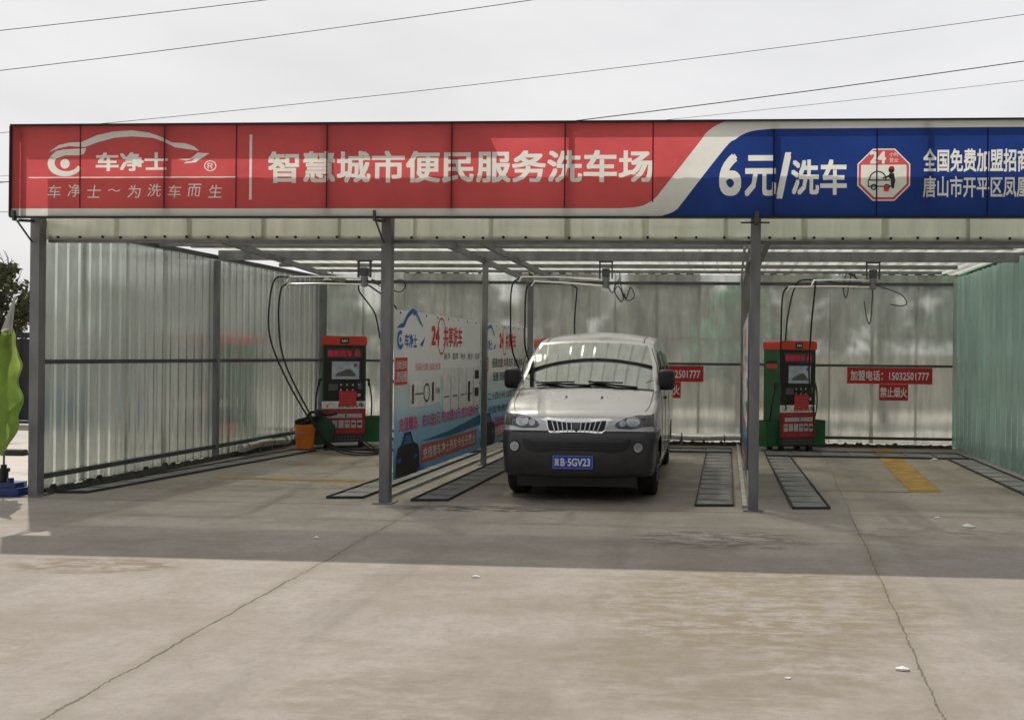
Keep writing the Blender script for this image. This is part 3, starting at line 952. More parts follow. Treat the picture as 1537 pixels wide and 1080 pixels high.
def car_logo(b, x0, z0, s, fn):
    P = [(0.0, .45), (.1, .55), (.22, .58), (.4, .84), (.58, .96), (.74, .92), (.9, .70), (1.05, .52), (.9, .60), (.74, .80), (.58, .84), (.42, .72), (.26, .48), (.12, .46)]
    b.flat([(x0 + a * s, z0 + c * s * 0.55) for a, c in P], fn)
    for q in ring(x0 + .13 * s, z0 + .10 * s, .07 * s, .125 * s, 18, 60, 330): b.add([fn(*p) for p in q], [(0, 1, 2, 3)])
    b.flat(circ(x0 + .13 * s, z0 + .10 * s, .035 * s, 12), fn)
    b.flat([(x0 + .9 * s, z0 + .05 * s), (x0 + 1.12 * s, z0 + .16 * s), (x0 + 1.0 * s, z0 + .02 * s)], fn)

def make_banner(name, y0, w, h, face_x, sgnx, second=False, **kw):
    """local x runs along the reading direction, z up, the face looks along -y"""
    o = empty(name, **kw)
    if sgnx > 0:
        o.location = (face_x, y0, 0.235); o.rotation_euler = (0, 0, R(90))
    else:
        o.location = (face_x, y0 + w, 0.235); o.rotation_euler = (0, 0, R(-90))
    # cloth: slightly rippled sheet
    b = MB(); nx, nz = 24, 10
    V = []
    for j in range(nz + 1):
        for i in range(nx + 1):
            x_, z_ = w * i / nx, h * j / nz
            V.append((x_, 0.0015 * math.sin(x_ * 3.1 + z_ * 1.7) * (1 - j / nz) , z_))
    Fs = [(j * (nx + 1) + i, j * (nx + 1) + i + 1, (j + 1) * (nx + 1) + i + 1, (j + 1) * (nx + 1) + i) for j in range(nz) for i in range(nx)]
    b.add(V, Fs)
    b.build('banner_cloth', M['banner'], o, 60)
    def rip(x_, z_):
        return 0.0015 * math.sin(x_ * 3.1 + z_ * 1.7) * (1 - z_ / h)
    def at(dy):
        return lambda x_, z_: (x_, rip(x_, z_) - dy, z_)
    k = w / 3.55
    f1, f2, f3 = at(0.008), at(0.011), at(0.014)
    def P(mb, n_, mm): return mb.build(n_, mm, o)
    # blue wedges of the print
    b = MB(); b.flat([(w * .25, .34), (w * .55, .38), (w, .50), (w, .36), (w * .6, .31)], at(0.006)); b.flat([(w * .14, 0), (w * .3, 0), (w * .23, .10)], at(0.006))
    P(b, 'print_wedge', M['ink_navy'])
    b = MB(); b.flat([(w * .3, .68), (w * .55, .74), (w, .98), (w, .86)], at(0.005))
    P(b, 'print_wedge', M['ink_sky'])
    b = MB(); car_logo(b, 0.06 * k, 1.44, 0.86 * k, f1); put_text(b, '车净士', 0.52 * k, 1.52, 0.42 * k, .16, f1, 0.03); P(b, 'logo', M['ink_blue'])
    b = MB(); put_text(b, '24', 1.42 * k, 1.60, .32 * k, .24, f1, 0.05)
    for q in ring(1.66 * k, 1.60, .21, .235, 26, 0, 360, 0.75 * k): b.add([f1(*p) for p in q], [(0, 1, 2, 3)])
    put_text(b, '共享洗车', 2.16 * k, 1.60, .84 * k, .27, f1, 0.03); P(b, 'heading', M['ink_red'])
    if not second:
        b = MB(); b.flat(rect(0.02, .40, 1.03, 1.33), f1); P(b, 'red_box', M['ink_red'])
        b = MB(); put_text(b, '自助洗车', .21, 1.25, .32, .10, f2, 0.01); put_text(b, '流程图', .21, 1.12, .32, .12, f2, 0.01); P(b, 'red_box_lettering', M['ink_white'])
        b = MB(); put_text(b, '扫码付款·自助洗车', 1.15, 1.22, .95, .09, f1, 0.0); P(b, 'small_lettering', M['ink_red'])
        b = MB(); b.flat(rect(.48, 1.62, .76, 1.06), f1)
        for i in range(5): b.flat(rect(1.72 + .36 * i, 2.04 + .36 * i, .62, 1.20), f1)
        P(b, 'chart_box', M['ink_grey'] if False else M['ink_white'])
        b = MB()
        b.flat(rect(.56, .62, .80, 1.02), f2); b.flat(rect(.66, .95, .90, .915), f2)
        for q in ring(1.08, .91, .09, .115, 16): b.add([f2(*p) for p in q], [(0, 1, 2, 3)])
        b.flat(rect(1.28, 1.35, .80, 1.03), f2); put_text(b, '扫码', 1.5, .92, .18, .07, f2, 0)
        for i in range(5):
            b.flat(rect(1.78 + .36 * i, 1.98 + .36 * i, .82, .835), f2)
        b.flat(rect(2.86, 2.96, .72, 1.0), f2); b.flat(rect(3.2, 3.4, .78, .90), f2); b.flat(rect(3.2, 3.42, 1.03, 1.15), f2)
        for i in range(5): put_text(b, ('投币', '选择', '冲水', '泡沫', '完成')[i], 1.88 + .36 * i, 1.35, .25, .085, f2, 0.01)
        P(b, 'chart_drawing', M['ink_black'])
    else:
        b = MB(); b.flat(rect(0.06, .42, 1.12, 1.33), f1); P(b, 'red_box', M['ink_red'])
        b = MB(); put_text(b, '加盟', .24, 1.225, .28, .14, f2, 0.01); P(b, 'red_box_lettering', M['ink_white'])
        b = MB(); put_text(b, '招商加盟 共享洗车 自助洗车', 1.7, 1.25, 2.1, .15, f1, 0.02); put_text(b, '设备 安装 培训 运营 售后', 1.7, 1.04, 2.0, .14, f1, 0.02)
        put_text(b, '二十四小时 自助 洗车', 1.45, .74, 2.1, .12, f1, 0.01); put_text(b, '全国免费加盟招商', 1.5, .53, 2.2, .11, f1, 0.01); P(b, 'small_lettering', M['ink_black'])
    zz = .585 if not second else .34
    b = MB(); put_text(b, '充值赠送：充50送5元 充100送15元 充200送40元', w * .50, zz, w * .92, .16, f3, 0.025); P(b, 'offer_lettering', M['ink_magenta'])
    b = MB(); b.flat([(.90 * k, .08), (w * .94, .08), (w * .94, .30), (.90 * k, .30)], f1); P(b, 'orange_strip', M['ink_orange'])
    b = MB(); put_text(b, '充值赠车净士洗车卡全天营业', (.90 * k + w * .94) / 2, .19, 2.3 * k, .14, f2, 0.01); P(b, 'strip_lettering', M['ink_white'])
    # picture of a dark car
    b = MB()
    b.flat([(.04, .02), (.06, .24), (.12, .34), (.22, .36), (.32, .49), (.52, .49), (.62, .36), (.76, .33), (.82, .25), (.83, .05), (.70, .0), (.14, -.0 + .002)], f3)
    P(b, 'car_picture', M['ink_black'])
    b = MB(); b.flat([(.27, .36), (.35, .46), (.49, .46), (.56, .36)], at(0.017)); P(b, 'windscreen_print', M['ink_navy'])
    for x_ in (.1, .62):
        b = MB(); b.flat(rect(x_, x_ + .11, .17, .22), at(.017)); P(b, 'headlight_print', M['ink_navy'])
    for i in range(8):
        b = MB(); b.disc((w * (i + .4) / 8, -0.002, h - 0.03), (0, -1, 0), 0.014, 0.006, 8)
        P(b, 'eyelet', M['dark_steel'])
    return o
make_banner('banner', 0.06, 3.53, 1.855, B + 0.06, 1, False, label='blue and white washing guide banner on the partition behind the second front post', cat='banner', group='banners on the partitions')
make_banner('banner', 3.61, 3.07, 1.855, B + 0.06, 1, True, label='banner with black paragraphs beside the silver van, further back on the partition', cat='banner', group='banners on the partitions')
make_banner('banner', 0.35, 3.2, 1.855, 2 * B - 0.062, -1, False, label='banner seen edge on beside the third front post', cat='banner', group='banners on the partitions')

# ------------------------------------------------------------------ red notices on the back wall
def notice(name, x0, x1, z0, z1, text, label):
    o = empty(name, ((x0 + x1) / 2, D - 0.062, z0), label=label, cat='notice', group='red notices on the back wall')
    w, h = x1 - x0, z1 - z0
    b = MB(); b.box(-w / 2, w / 2, -0.008, 0.0, 0, h); b.build('board', M['red_sheet'], o)
    b = MB(); put_text(b, text, 0, h / 2, w * .92, h * .62, lambda a, c: (a, -0.011, c), 0.018); b.build('lettering', M['ink_white'], o)
notice('phone_notice', 9.78, 11.30, 1.155, 1.450, '加盟电话：15032501777', 'long red phone number notice on the back wall of the empty right bay')
notice('smoking_notice', 10.355, 10.87, 0.855, 1.150, '禁止烟火', 'short red no smoking notice under the phone notice in the empty right bay')
notice('phone_notice', 5.66, 7.175, 1.150, 1.445, '加盟电话：15032501777', 'red phone number notice half hidden behind the silver van')
notice('smoking_notice', 6.24, 6.762, 0.850, 1.145, '禁止烟火', 'short red no smoking notice half hidden behind the van mirror')

# ------------------------------------------------------------------ wash machines
def make_machine():
    o = empty('wash_machine')
    w, d, h = 0.70, 0.58, 1.90
    def bp(name, mt, parent=o, *boxes):
        b = MB()
        for bx in boxes: b.box(*bx)
        return b.build(name, mt, parent)
    cab = bp('cabinet', M['mach_green'], o, (-w / 2, w / 2, 0, d, 0.10, h - 0.15))
    for sx in (-1, 1):
        for yy in (.04, .44): bp('foot', M['black'], o, (sx * .28 - .04, sx * .28 + .04, yy, yy + .08, 0, .10))
    # red cap with rounded shoulders
    b = MB(); r = 0.05; ww = w / 2 + 0.015
    poly = [(-ww, h - .15), (ww, h - .15)] + [(ww - r + r * math.cos(a), h - r + r * math.sin(a)) for a in (0, .4, .8, 1.2, 1.57)] + [(-ww + r - r * math.sin(a), h - r + r * math.cos(a)) for a in (0, .4, .8, 1.2, 1.57)]
    b.prism(poly, lambda x_, z_: (x_, -0.02, z_), lambda x_, z_: (x_, d + .01, z_)); cap = b.build('cap', M['mach_red'], o)
    bp('cap_badge', M['black'], cap, (-.07, .07, -.028, -.02, h - .125, h - .035))
    b = MB(); put_text(b, '24H', 0, h - .08, .09, .04, lambda a, c: (a, -.030, c), 0.02); b.build('cap_lettering', M['ink_white'], cap)
    # black control front
    fr = bp('control_front', M['black'], o, (-.325, .325, -.014, -.001, .80, h - .165))
    bp('display', M['edge'], fr, (-.29, .29, -.019, -.0145, 1.52, 1.70))
    b = MB(); put_text(b, '自助洗车 机', 0, 1.61, .52, .12, lambda a, c: (a, -.022, c), 0.03); b.build('display_lettering', M['led_red'], fr)
    sc = bp('screen', M['screen'], fr, (-.20, .24, -.020, -.0145, 1.17, 1.47))
    b = MB(); f_ = lambda a, c: (a, -.022, c)
    b.flat([(-.14, 1.22), (-.12, 1.27), (-.04, 1.30), (.02, 1.34), (.10, 1.34), (.16, 1.28), (.2, 1.22)], f_); b.flat(rect(.15, .21, 1.38, 1.44), f_)
    b.build('screen_picture', M['cabin'], sc)
    b = MB()
    for i in range(4): b.disc((-.05 + .095 * i, -.015, 1.075), (0, -1, 0), .018, .01, 12)
    for i in range(3): b.disc((-.05 + .095 * i, -.015, .99), (0, -1, 0), .014, .01, 12)
    b.disc((.24, -.015, .90), (0, -1, 0), .03, .012, 14)
    b.build('button', M['lamp_bright'], fr)
    bp('coin_slot', M['cabin'], fr, (-.25, -.10, -.020, -.0145, .98, 1.09), (.22, .29, -.02, -.0145, 1.0, 1.1))
    nt_ = bp('red_card', M['ink_red'], fr, (-.08, .20, -.024, -.0205, .72, .97))
    b = MB()
    for i in range(4): b.flat(rect(-.05, .17 - .03 * (i % 2), .91 - .05 * i, .925 - .05 * i), lambda a, c: (a, -.0265, c))
    b.build('card_lines', M['ink_orange'], nt_)
    # white name strip
    wb = bp('name_strip', M['ink_white'], o, (-.355, .355, -.018, -.0005, .67, .795))
    b = MB(); f_ = lambda a, c: (a, -.021, c)
    put_text(b, '自助洗车', .12, .732, .42, .085, f_, 0.035); car_logo(b, -.28, .70, .13, f_); b.build('strip_lettering', M['ink_black'], wb)
    # red lower front with picture cards
    lo = bp('lower_front', M['mach_crim'], o, (-.34, .34, -.016, -.0008, .245, .665))
    b = MB(); f_ = lambda a, c: (a, -.019, c)
    b.flat(rect(-.27, .29, .515, .585), f_)
    for i in range(6): b.flat(rect(-.285 + .1 * i, -.205 + .1 * i, .345, .475), f_)
    b.build('picture_card', M['ink_grey'], lo)
    b = MB(); f2_ = lambda a, c: (a, -.0215, c)
    for i in range(6):
        b.flat(rect(-.275 + .1 * i, -.215 + .1 * i, .415 - .012 * (i % 3), .43), f2_) if i in (0, 3, 4, 5) else None
    b.flat(rect(.02, .045, .53, .575), f2_)
    b.build('card_picture', M['ink_black'], lo)
    b = MB(); put_text(b, '使用说明 欢迎光临', 0, .625, .5, .035, f_, 0); put_text(b, '温馨提示 请勿烟火', 0, .285, .5, .035, f_, 0); b.build('red_lettering', M['ink_orange'], lo)
    # vents at the foot
    b = MB()
    b.box(-.33, .33, -.012, -.0008, .10, .24)
    vt = b.build('vent_panel', M['edge'], o)
    b = MB()
    for r_ in range(2):
        for i in range(12): b.box(-.30 + .05 * i, -.265 + .05 * i, -.017, -.0125, .13 + .05 * r_, .155 + .05 * r_)
    b.build('vent_slots', M['cabin'], vt)
    # bins on both sides for the lances
    for sx in (-1, 1):
        b = MB(); x0 = sx * (w / 2 + .002); x1 = sx * (w / 2 + .25)
        a0, a1 = min(x0, x1), max(x0, x1); t = .012
        b.box(a0, a1, .06, .06 + t, .09, .52); b.box(a0, a1, .40, .40 + t, .09, .52); b.box(a0, a0 + t, .075, .397, .09, .52); b.box(a1 - t, a1, .075, .397, .09, .52); b.box(a0 + t, a1 - t, .075, .397, .09, .1)
        b.build('lance_bin', M['mach_green'], o)
        b = MB(); xm = sx * (w / 2 + .10)
        b.tube(spline([(sx * (w / 2 - .01), .1, 1.16), (sx * (w / 2 + .05), .06, 1.12), (sx * (w / 2 + .10), .10, .8), (xm, .2, .45), (xm + .03 * sx, .25, .2)], 6), 0.013, 7)
        b.tube([(sx * (w / 2 + .002), .12, 1.16), (sx * (w / 2 + .05), .09, 1.17), (sx * (w / 2 + .055), .09, 1.05)], .02, 8)
        b.build('lance', M['black'], o, 40)
    sl = bp('side_label', M['mach_red'], o, (-w / 2 - .004, -w / 2 - .0005, .12, .48, 1.42, 1.50)); bp('label_band', M['black'], sl, (-w / 2 - .005, -w / 2 - .0005, .12, .48, 1.505, 1.55))
    return o
mach = make_machine()
mach.location = (1.12, 5.62, 0); mach.rotation_euler = (0, 0, R(23))
tag(mach, 'coin car wash machine with lit screen in the left bay beside the orange bucket', 'wash machine', 'car wash machines')
mm = copy_tree(mach); mm.location = (4.70, 6.35, 0); mm.rotation_euler = (0, 0, R(23)); tag(mm, 'car wash machine almost hidden behind the silver van')
mm = copy_tree(mach); mm.location = (8.83, 6.35, 0); mm.rotation_euler = (0, 0, R(27)); tag(mm, 'car wash machine with green side showing, behind the third front post')

# ------------------------------------------------------------------ swivel booms and hoses
def boom(mount, ends, hoses, loops, label):
    """mount under the main beam; ends: pipe end points; everything in world coordinates relative to the mount"""
    mo = Vector(mount)
    o = empty('wash_boom', mount, label=label, cat='boom', group='overhead wash booms')
    b = MB(); b.box(-.10, .10, -.06, .06, .245, .26); b.bar((-.09, 0, .01), (-.09, 0, .245), .018, .05); b.bar((.09, 0, .01), (.09, 0, .245), .018, .05); b.box(-.05, .05, -.05, .05, .03, .15)
    b.build('bracket', M['dark_steel'], o)
    b = MB(); b.tube([(0, 0, .15), (0, 0, -.13)], .035, 12); b.tube([(0, 0, .02), (0, 0, -.03)], .055, 12); b.tube([(0, 0, -.08), (0, 0, -.12)], .055, 12)
    b.build('swivel', M['steel'], o, 40)
    for k, e in enumerate(ends):
        e = Vector(e) - mo
        z = -.005 if k == 0 else -.10
        s = Vector((0, 0, z)); d = (e - s); d2 = d.normalized()
        b = MB(); b.tube(spline([s, s + d * .5 + Vector((0, 0, .01)), e - d2 * .06, e, e + d2 * .05 + Vector((0, 0, -.07))], 5), .0135, 10); b.build('boom_pipe', M['chrome'], o, 50)
    for h in hoses:
        b = MB(); b.tube(spline([Vector(p) - mo for p in h], 8), .0125, 7); b.build('hose', M['rubber'], o, 60)
    for h in loops:
        b = MB(); b.tube(spline([Vector(p) for p in h], 7), .008, 6); b.build('hose_loop', M['rubber'], o, 60)
LOOP1 = [(0, 0, -.02), (.2, -.05, -.09), (.42, -.08, -.06), (.58, -.05, -.03), (.62, 0, -.12), (.5, .05, -.20), (.32, .02, -.10), (.15, -.1, -.03), (.35, -.12, -.16), (.52, 0, -.2)]
boom((2.25, 3.62, 2.72), [(1.30, 3.25, 2.70), (1.18, 3.45, 2.615)],
     [[(1.28, 3.24, 2.70), (1.10, 3.2, 2.66), (1.03, 3.18, 2.3), (1.04, 3.2, 1.8), (1.15, 3.5, 1.2), (1.20, 4.2, .55), (1.35, 4.7, .12), (1.7, 4.75, .02), (2.0, 4.9, .02), (1.75, 5.2, .03), (1.45, 5.3, .25)],
      [(1.16, 3.44, 2.62), (1.08, 3.42, 2.52), (1.05, 3.42, 2.1), (1.10, 3.5, 1.5), (1.28, 3.9, .75), (1.42, 4.4, .15), (1.75, 4.5, .015), (2.05, 4.65, .015), (1.9, 5.1, .02), (1.5, 5.4, .2)],
      [(2.13, 3.7, 2.63), (1.95, 4.2, 2.55), (1.75, 5.3, 2.3), (1.66, 5.75, 2.0), (1.64, 5.85, 1.88)],
      [(2.3, 3.65, 2.62), (2.6, 3.7, 2.4), (2.75, 3.72, 2.22)]],
     [LOOP1], 'chrome wash boom and black hoses hung over the left bay')
boom((5.84, 3.62, 2.72), [(4.62, 3.55, 2.74), (4.85, 3.35, 2.66)],
     [[(4.60, 3.55, 2.73), (4.48, 3.55, 2.62), (4.46, 3.55, 2.2), (4.50, 3.6, 1.6), (4.65, 4.4, 1.0), (4.75, 5.2, .8)],
      [(4.83, 3.34, 2.65), (4.74, 3.33, 2.55), (4.72, 3.33, 2.1), (4.72, 3.5, 1.6), (4.72, 5.0, 1.0)],
      [(5.3, 3.60, 2.66), (5.25, 4.6, 2.66), (5.12, 5.4, 2.6), (5.06, 5.6, 2.2), (5.04, 5.8, 1.7), (5.0, 6.1, 1.3)]],
     [[(0, 0, -.05), (.1, -.05, -.2), (.18, 0, -.1), (.25, .05, -.25), (.22, 0, -.32), (.12, 0, -.15), (.2, -.05, .0)], [(.2, 0, .1), (.22, 0, -.1), (.3, 0, -.3), (.42, 0, -.25), (.36, 0, -.12), (.3, 0, -.28), (.27, 0, -.2)]],
     'chrome wash boom with knotted black hoses above the silver van')
boom((9.67, 3.62, 2.72), [(8.78, 2.95, 2.66), (8.47, 3.35, 2.60)],
     [[(8.45, 3.34, 2.60), (8.38, 3.35, 2.48), (8.37, 3.5, 2.0), (8.45, 4.8, 1.2), (8.62, 6.2, .75), (8.66, 6.3, .3)],
      [(9.5, 3.6, 2.68), (9.2, 4.0, 2.72), (8.75, 4.3, 2.78), (8.62, 4.5, 2.66), (8.58, 5.3, 2.3), (8.6, 6.2, 1.95), (8.62, 6.5, 1.88)],
      [(8.80, 2.97, 2.66), (8.79, 3.0, 2.5), (8.80, 3.6, 2.0), (8.9, 5.0, 1.3), (9.08, 6.2, .8), (9.10, 6.28, .3)]],
     [[(0, 0, -.05), (.2, 0, -.12), (.4, 0, -.2), (.48, 0, -.32), (.4, 0, -.36), (.25, 0, -.34)], [(0, 0, -.1), (-.02, 0, -.5), (-.05, 0, -.62), (-.09, 0, -.5), (-.12, 0, -.3)], [(-.15, 0, -.05), (-.35, 0, .1), (-.42, 0, -.1), (-.38, 0, -.25), (-.34, 0, -.1), (-.3, 0, .08), (-.2, 0, 0)]],
     'angled pair of chrome boom pipes with trailing hoses above the empty right bay')

# ------------------------------------------------------------------ bucket, hose reel, foil ducts
o = empty('bucket', (0.64, 5.2, 0.03), label='orange plastic bucket stuffed with dark hose ends in the left bay', cat='bucket')
b = MB()
prof = [(0.135, 0), (0.165, .36), (0.175, .36), (0.175, .40), (0.165, .40), (0.128, .02)]
n = 24
V = [(r_ * math.cos(2 * math.pi * k / n), r_ * math.sin(2 * math.pi * k / n), z_) for r_, z_ in prof for k in range(n)]
Fs = [(i * n + k, i * n + (k + 1) % n, (i + 1) * n + (k + 1) % n, (i + 1) * n + k) for i in range(len(prof) - 1) for k in range(n)]
Fs.append(tuple((len(prof) - 1) * n + k for k in range(n)))
Fs.append(tuple(reversed(range(n))))
b.add(V, Fs); b.build('pail', M['orange'], o, 40)
b = MB()
rng = random.Random(4)
for k in range(9):
    a = rng.uniform(0, 6.28); r_ = rng.uniform(.03, .11)
    b.tube(spline([(r_ * math.cos(a), r_ * math.sin(a), .1), (r_ * math.cos(a) * 1.1, r_ * math.sin(a), .38), (r_ * math.cos(a + .5) * 1.8, r_ * math.sin(a + .5) * 1.5, .44 + .06 * rng.random()), (r_ * math.cos(a + 1.2) * 1.3, r_ * math.sin(a + 1.2), .33)], 5), .018, 7)
for q in range(3):
    b.tube([((.15 + .02 * q) * math.cos(2 * math.pi * i / 20) + .02 * q, (.14 + .02 * q) * math.sin(2 * math.pi * i / 20), .43 + .025 * q + .05 * math.sin(2 * math.pi * i / 20 + q)) for i in range(21)], .017, 7)
b.build('hose_ends', M['rubber'], o, 60)
b = MB(); b.tube(spline([(-.17, 0, .37), (-.2, -.12, .30), (-.1, -.2, .26), (.1, -.2, .27), (.19, -.1, .31), (.17, 0, .37)], 5), .005, 6); b.build('handle', M['steel'], o, 60)

o = empty('hose_reel', (0.82, 5.32, 0.0), R(18), label='dark green hose reel standing between the orange bucket and the machine', cat='hose reel')
b = MB(); b.tube([(0, -.03, .32), (0, .0, .32)], .25, 26); b.tube([(0, .16, .32), (0, .19, .32)], .25, 26); b.build('flange', M['reel_green'], o, 40)
b = MB(); b.tube([(0, 0.003, .32), (0, .157, .32)], .20, 22)
for k in range(5): b.tube([(.205 * math.cos(2 * math.pi * i / 22), .02 + .03 * k, .32 + .205 * math.sin(2 * math.pi * i / 22)) for i in range(23)], .016, 6)
b.build('wound_hose', M['rubber'], o, 60)
b = MB(); b.tube(spline([(-.22, .08, .50), (-.12, .02, .62), (.03, -.03, .60), (.16, 0, .58), (.28, .02, .60)], 6), .025, 8); b.tube([(0, -.05, .58), (0.02, -.05, .66)], .06, 10); b.build('hose', M['rubber'], o, 60)
b = MB(); b.bar((-.2, -.05, .0), (0, -.05, .32), .03, .03); b.bar((.2, -.05, .0), (0, -.05, .32), .03, .03); b.bar((-.2, .21, .0), (0, .21, .32), .03, .03); b.bar((.2, .21, .0), (0, .21, .32), .03, .03); b.build('stand', M['black'], o)

def duct(p, q, r, label, seed):
    p, q = Vector(p), Vector(q); rg = random.Random(seed)
    o = empty('foil_duct', p, label=label, cat='duct', group='foil pipes along the walls')
    n = int((q - p).length / .03); pts, rs = [], []
    for k in range(n + 1):
        pts.append((q - p) * k / n + Vector((0, 0, .012 * math.sin(k * .13 + seed))))
        rs.append(r * (0.94 + .08 * rg.random() + .05 * math.sin(k * .3)))
    b = MB(); b.tube(pts, rs, 14); b.build('pipe', M['duct'], o, 60)
    b = MB()
    for t in (.1, .38, .63, .9):
        c = (q - p) * t; ax = (q - p).normalized()
        b.tube([c - ax * .015, c + ax * .015], r * 1.07, 14)
        b.bar(c + Vector((0, 0, -r)), c + Vector((0, 0, -p.z + .0)), .03, .03, (0, 1, 0))
    b.build('strap', M['steel'], o)
duct((5.0, D - .28, .175), (7.86, D - .28, .165), .065, 'silver foil wrapped pipe along the back wall right of the van', 2)
duct((0.16, 4.05, .14), (0.16, 5.6, .14), .06, 'short silver foil pipe at the foot of the left wall', 5)

# ------------------------------------------------------------------ drain covers around the bays (quads in plan), yellow lines
def grate(q, label, n=None, edges=(0, 1, 2, 3)):
    """q: four plan corners, a-b is the near end, d-c the far end"""
    a, b_, c, d = [Vector((x_, y_, 0)) for x_, y_ in q]
    o = empty('drain_cover', (a.x, a.y, 0), label=label, cat='drain cover', group='grey drain covers around the wash bays')
    L = ((d - a).length + (c - b_).length) / 2
    n = n or max(2, int(L / 0.42))
    mb = MB(); H = 0.026
    for k in range(n):
        t0, t1 = k / n + .004 / L, (k + 1) / n - .012 / L
        P = [a.lerp(d, t0), b_.lerp(c, t0), b_.lerp(c, t1), a.lerp(d, t1)]
        w_ = (P[1] - P[0]).normalized() * .022
        tilt = .008
        lo = [P[0] + w_, P[1] - w_, P[2] - w_, P[3] + w_]
        mb.add([p - a + Vector((0, 0, z_)) for z_, tp in ((0.004, 0), (H, tilt)) for p, e in zip(lo, (0, 0, 1, 1)) for z_ in [z_ + tp * (0 if e else -1)]],
               [(3, 2, 1, 0), (4, 5, 6, 7), (0, 1, 5, 4), (1, 2, 6, 5), (2, 3, 7, 6), (3, 0, 4, 7)])
    mb.build('cover', M['grate'], o)
    eb = MB(); C = [a, b_, c, d]
    for i in edges:
        p, q_ = C[i] - a, C[(i + 1) % 4] - a
        eb.bar(p + Vector((0, 0, .0145)), q_ + Vector((0, 0, .0145)), .011, .029)
    eb.build('edge', M['edge'], o)
grate([(0.10, .20), (0.43, .23), (0.90, 5.05), (0.50, 5.10)], 'long grey drain cover strip along the left wall')
grate([(0.95, 5.40), (0.95, 5.22), (3.62, 5.22), (3.62, 5.40)], 'grey drain cover strip across the back of the left bay')
grate([(3.21, .20), (3.60, .25), (3.58, 5.1), (3.20, 5.1)], 'grey drain cover strip left of the printed partition')
grate([(4.185, .135), (4.576, .186), (4.56, 5.3), (4.15, 5.3)], 'grey drain cover strip between the printed partition and the van')
grate([(7.28, .17), (7.69, .22), (7.69, 5.80), (7.275, 5.75)], 'grey drain cover strip with crosswise bars right of the van')
grate([(4.2, 6.4), (4.2, 5.82), (7.7, 5.82), (7.7, 6.4)], 'grey drain cover strip across the back of the van bay')
grate([(8.32, .12), (8.717, .17), (8.64, 5.35), (8.25, 5.35)], 'grey drain cover strip right of the third front post')
grate([(8.26, 6.2), (8.26, 5.42), (11.5, 5.42), (11.5, 6.2)], 'grey drain cover strip across the back of the empty right bay')
grate([(11.14, -.4), (11.54, -.4), (11.54, 5.36), (11.14, 5.36)], 'grey drain cover strip along the right wall')

def ragged(mb, p, q, w, z, seed):
    rg = random.Random(seed); p, q = Vector(p), Vector(q); t = (q - p).normalized(); s = Vector((-t.y, t.x)); n = max(4, int((q - p).length / .06))
    V = []
    for k in range(n + 1):
        c = p + (q - p) * k / n
        for sg in (-1, 1):
            e = c + s * sg * w / 2 * (1 + rg.uniform(-.22, .12))
            V.append((e.x, e.y, z))
    mb.add(V, [(2 * k, 2 * k + 2, 2 * k + 3, 2 * k + 1) for k in range(n)])
b = MB(); ragged(b, (10.02, 1.62), (10.25, 5.40), .40, .004, 1); ragged(b, (10.33, 6.25), (10.36, 7.1), .38, .004, 2)
b.build('painted_line', M['yellow'], kind='structure', label='faded yellow guide line down the middle of the right bay')
b = MB(); ragged(b, (1.05, 1.70), (2.2, 1.64), .15, .004, 3); ragged(b, (2.24, 1.63), (3.16, 1.60), .18, .004, 4); b.build('painted_line', M['yellow'], kind='structure', label='worn yellow stop line across the left bay')
b = MB(); ragged(b, (4.05, 1.60), (4.9, 1.60), .07, .004, 5); ragged(b, (7.66 + .06, 1.6), (7.9, 1.6), .10, .004, 6); ragged(b, (8.75, 1.58), (9.85, 1.58), .05, .004, 7); b.build('painted_line', M['yellow'], kind='structure', label='worn yellow stop line across the middle and right bays')

# ------------------------------------------------------------------ the van
VX, VY = 5.965, 0.17
van = empty('van', (VX + .01, VY, 0), R(1.2), label='silver minivan with grey bumper parked nose out in the middle wash bay', cat='van')
KEYS = [  # centre y, z, edge y, z, corner radius, crown share, tag
 (0.20, 0.265, .36, .29, .20, .35, 'b'), (0.06, 0.285, .31, .31, .20, .35, 'b'), (0.02, 0.37, .29, .38, .20, .35, 'b'), (0.0, 0.48, .28, .48, .20, .35, 'b'),
 (0.0, 0.60, .28, .60, .20, .35, 'b'), (0.02, 0.70, .30, .69, .20, .35, 'b'), (0.055, 0.765, .32, .75, .20, .35, 'k'),
 (0.085, 0.785, .34, .77, .20, .35, 'h'), (0.105, 0.86, .37, .84, .20, .35, 'h'), (0.14, 0.93, .41, .90, .19, .35, 'h'), (0.21, 0.985, .47, .945, .15, .4, 'h'),
 (0.33, 1.035, .55, .985, .11, .5, 'h'), (0.50, 1.095, .67, 1.04, .09, .5, 'h'), (0.70, 1.165, .83, 1.10, .08, .55, 'h'), (0.87, 1.225, 1.0, 1.165, .07, .6, 'c'),
 (0.93, 1.247, 1.06, 1.19, .07, .6, 'w'), (1.20, 1.44, 1.31, 1.375, .07, .6, 'w'), (1.50, 1.64, 1.58, 1.57, .07, .6, 'w'), (1.72, 1.775, 1.79, 1.705, .08, .55, 'r'),
 (1.80, 1.812, 1.87, 1.735, .12, .4, 'r'), (2.0, 1.862, 2.05, 1.77, .14, .4, 'r'), (2.5, 1.915, 2.52, 1.80, .16, .4, 'r'), (3.2, 1.93, 3.2, 1.81, .16, .4, 'r'),
 (4.0, 1.91, 4.0, 1.79, .16, .4, 'r'), (4.4, 1.87, 4.38, 1.76, .15, .4, 'r'), (4.55, 1.80, 4.48, 1.70, .14, .4, 'r'), (4.62, 1.6, 4.52, 1.55, .14, .4, 'g'),
 (4.68, 1.2, 4.56, 1.2, .14, .4, 'r'), (4.70, .8, 4.58, .8, .14, .4, 'r'), (4.70, .5, 4.58, .5, .14, .4, 'r'), (4.62, .30, 4.52, .33, .14, .4, 'r')]
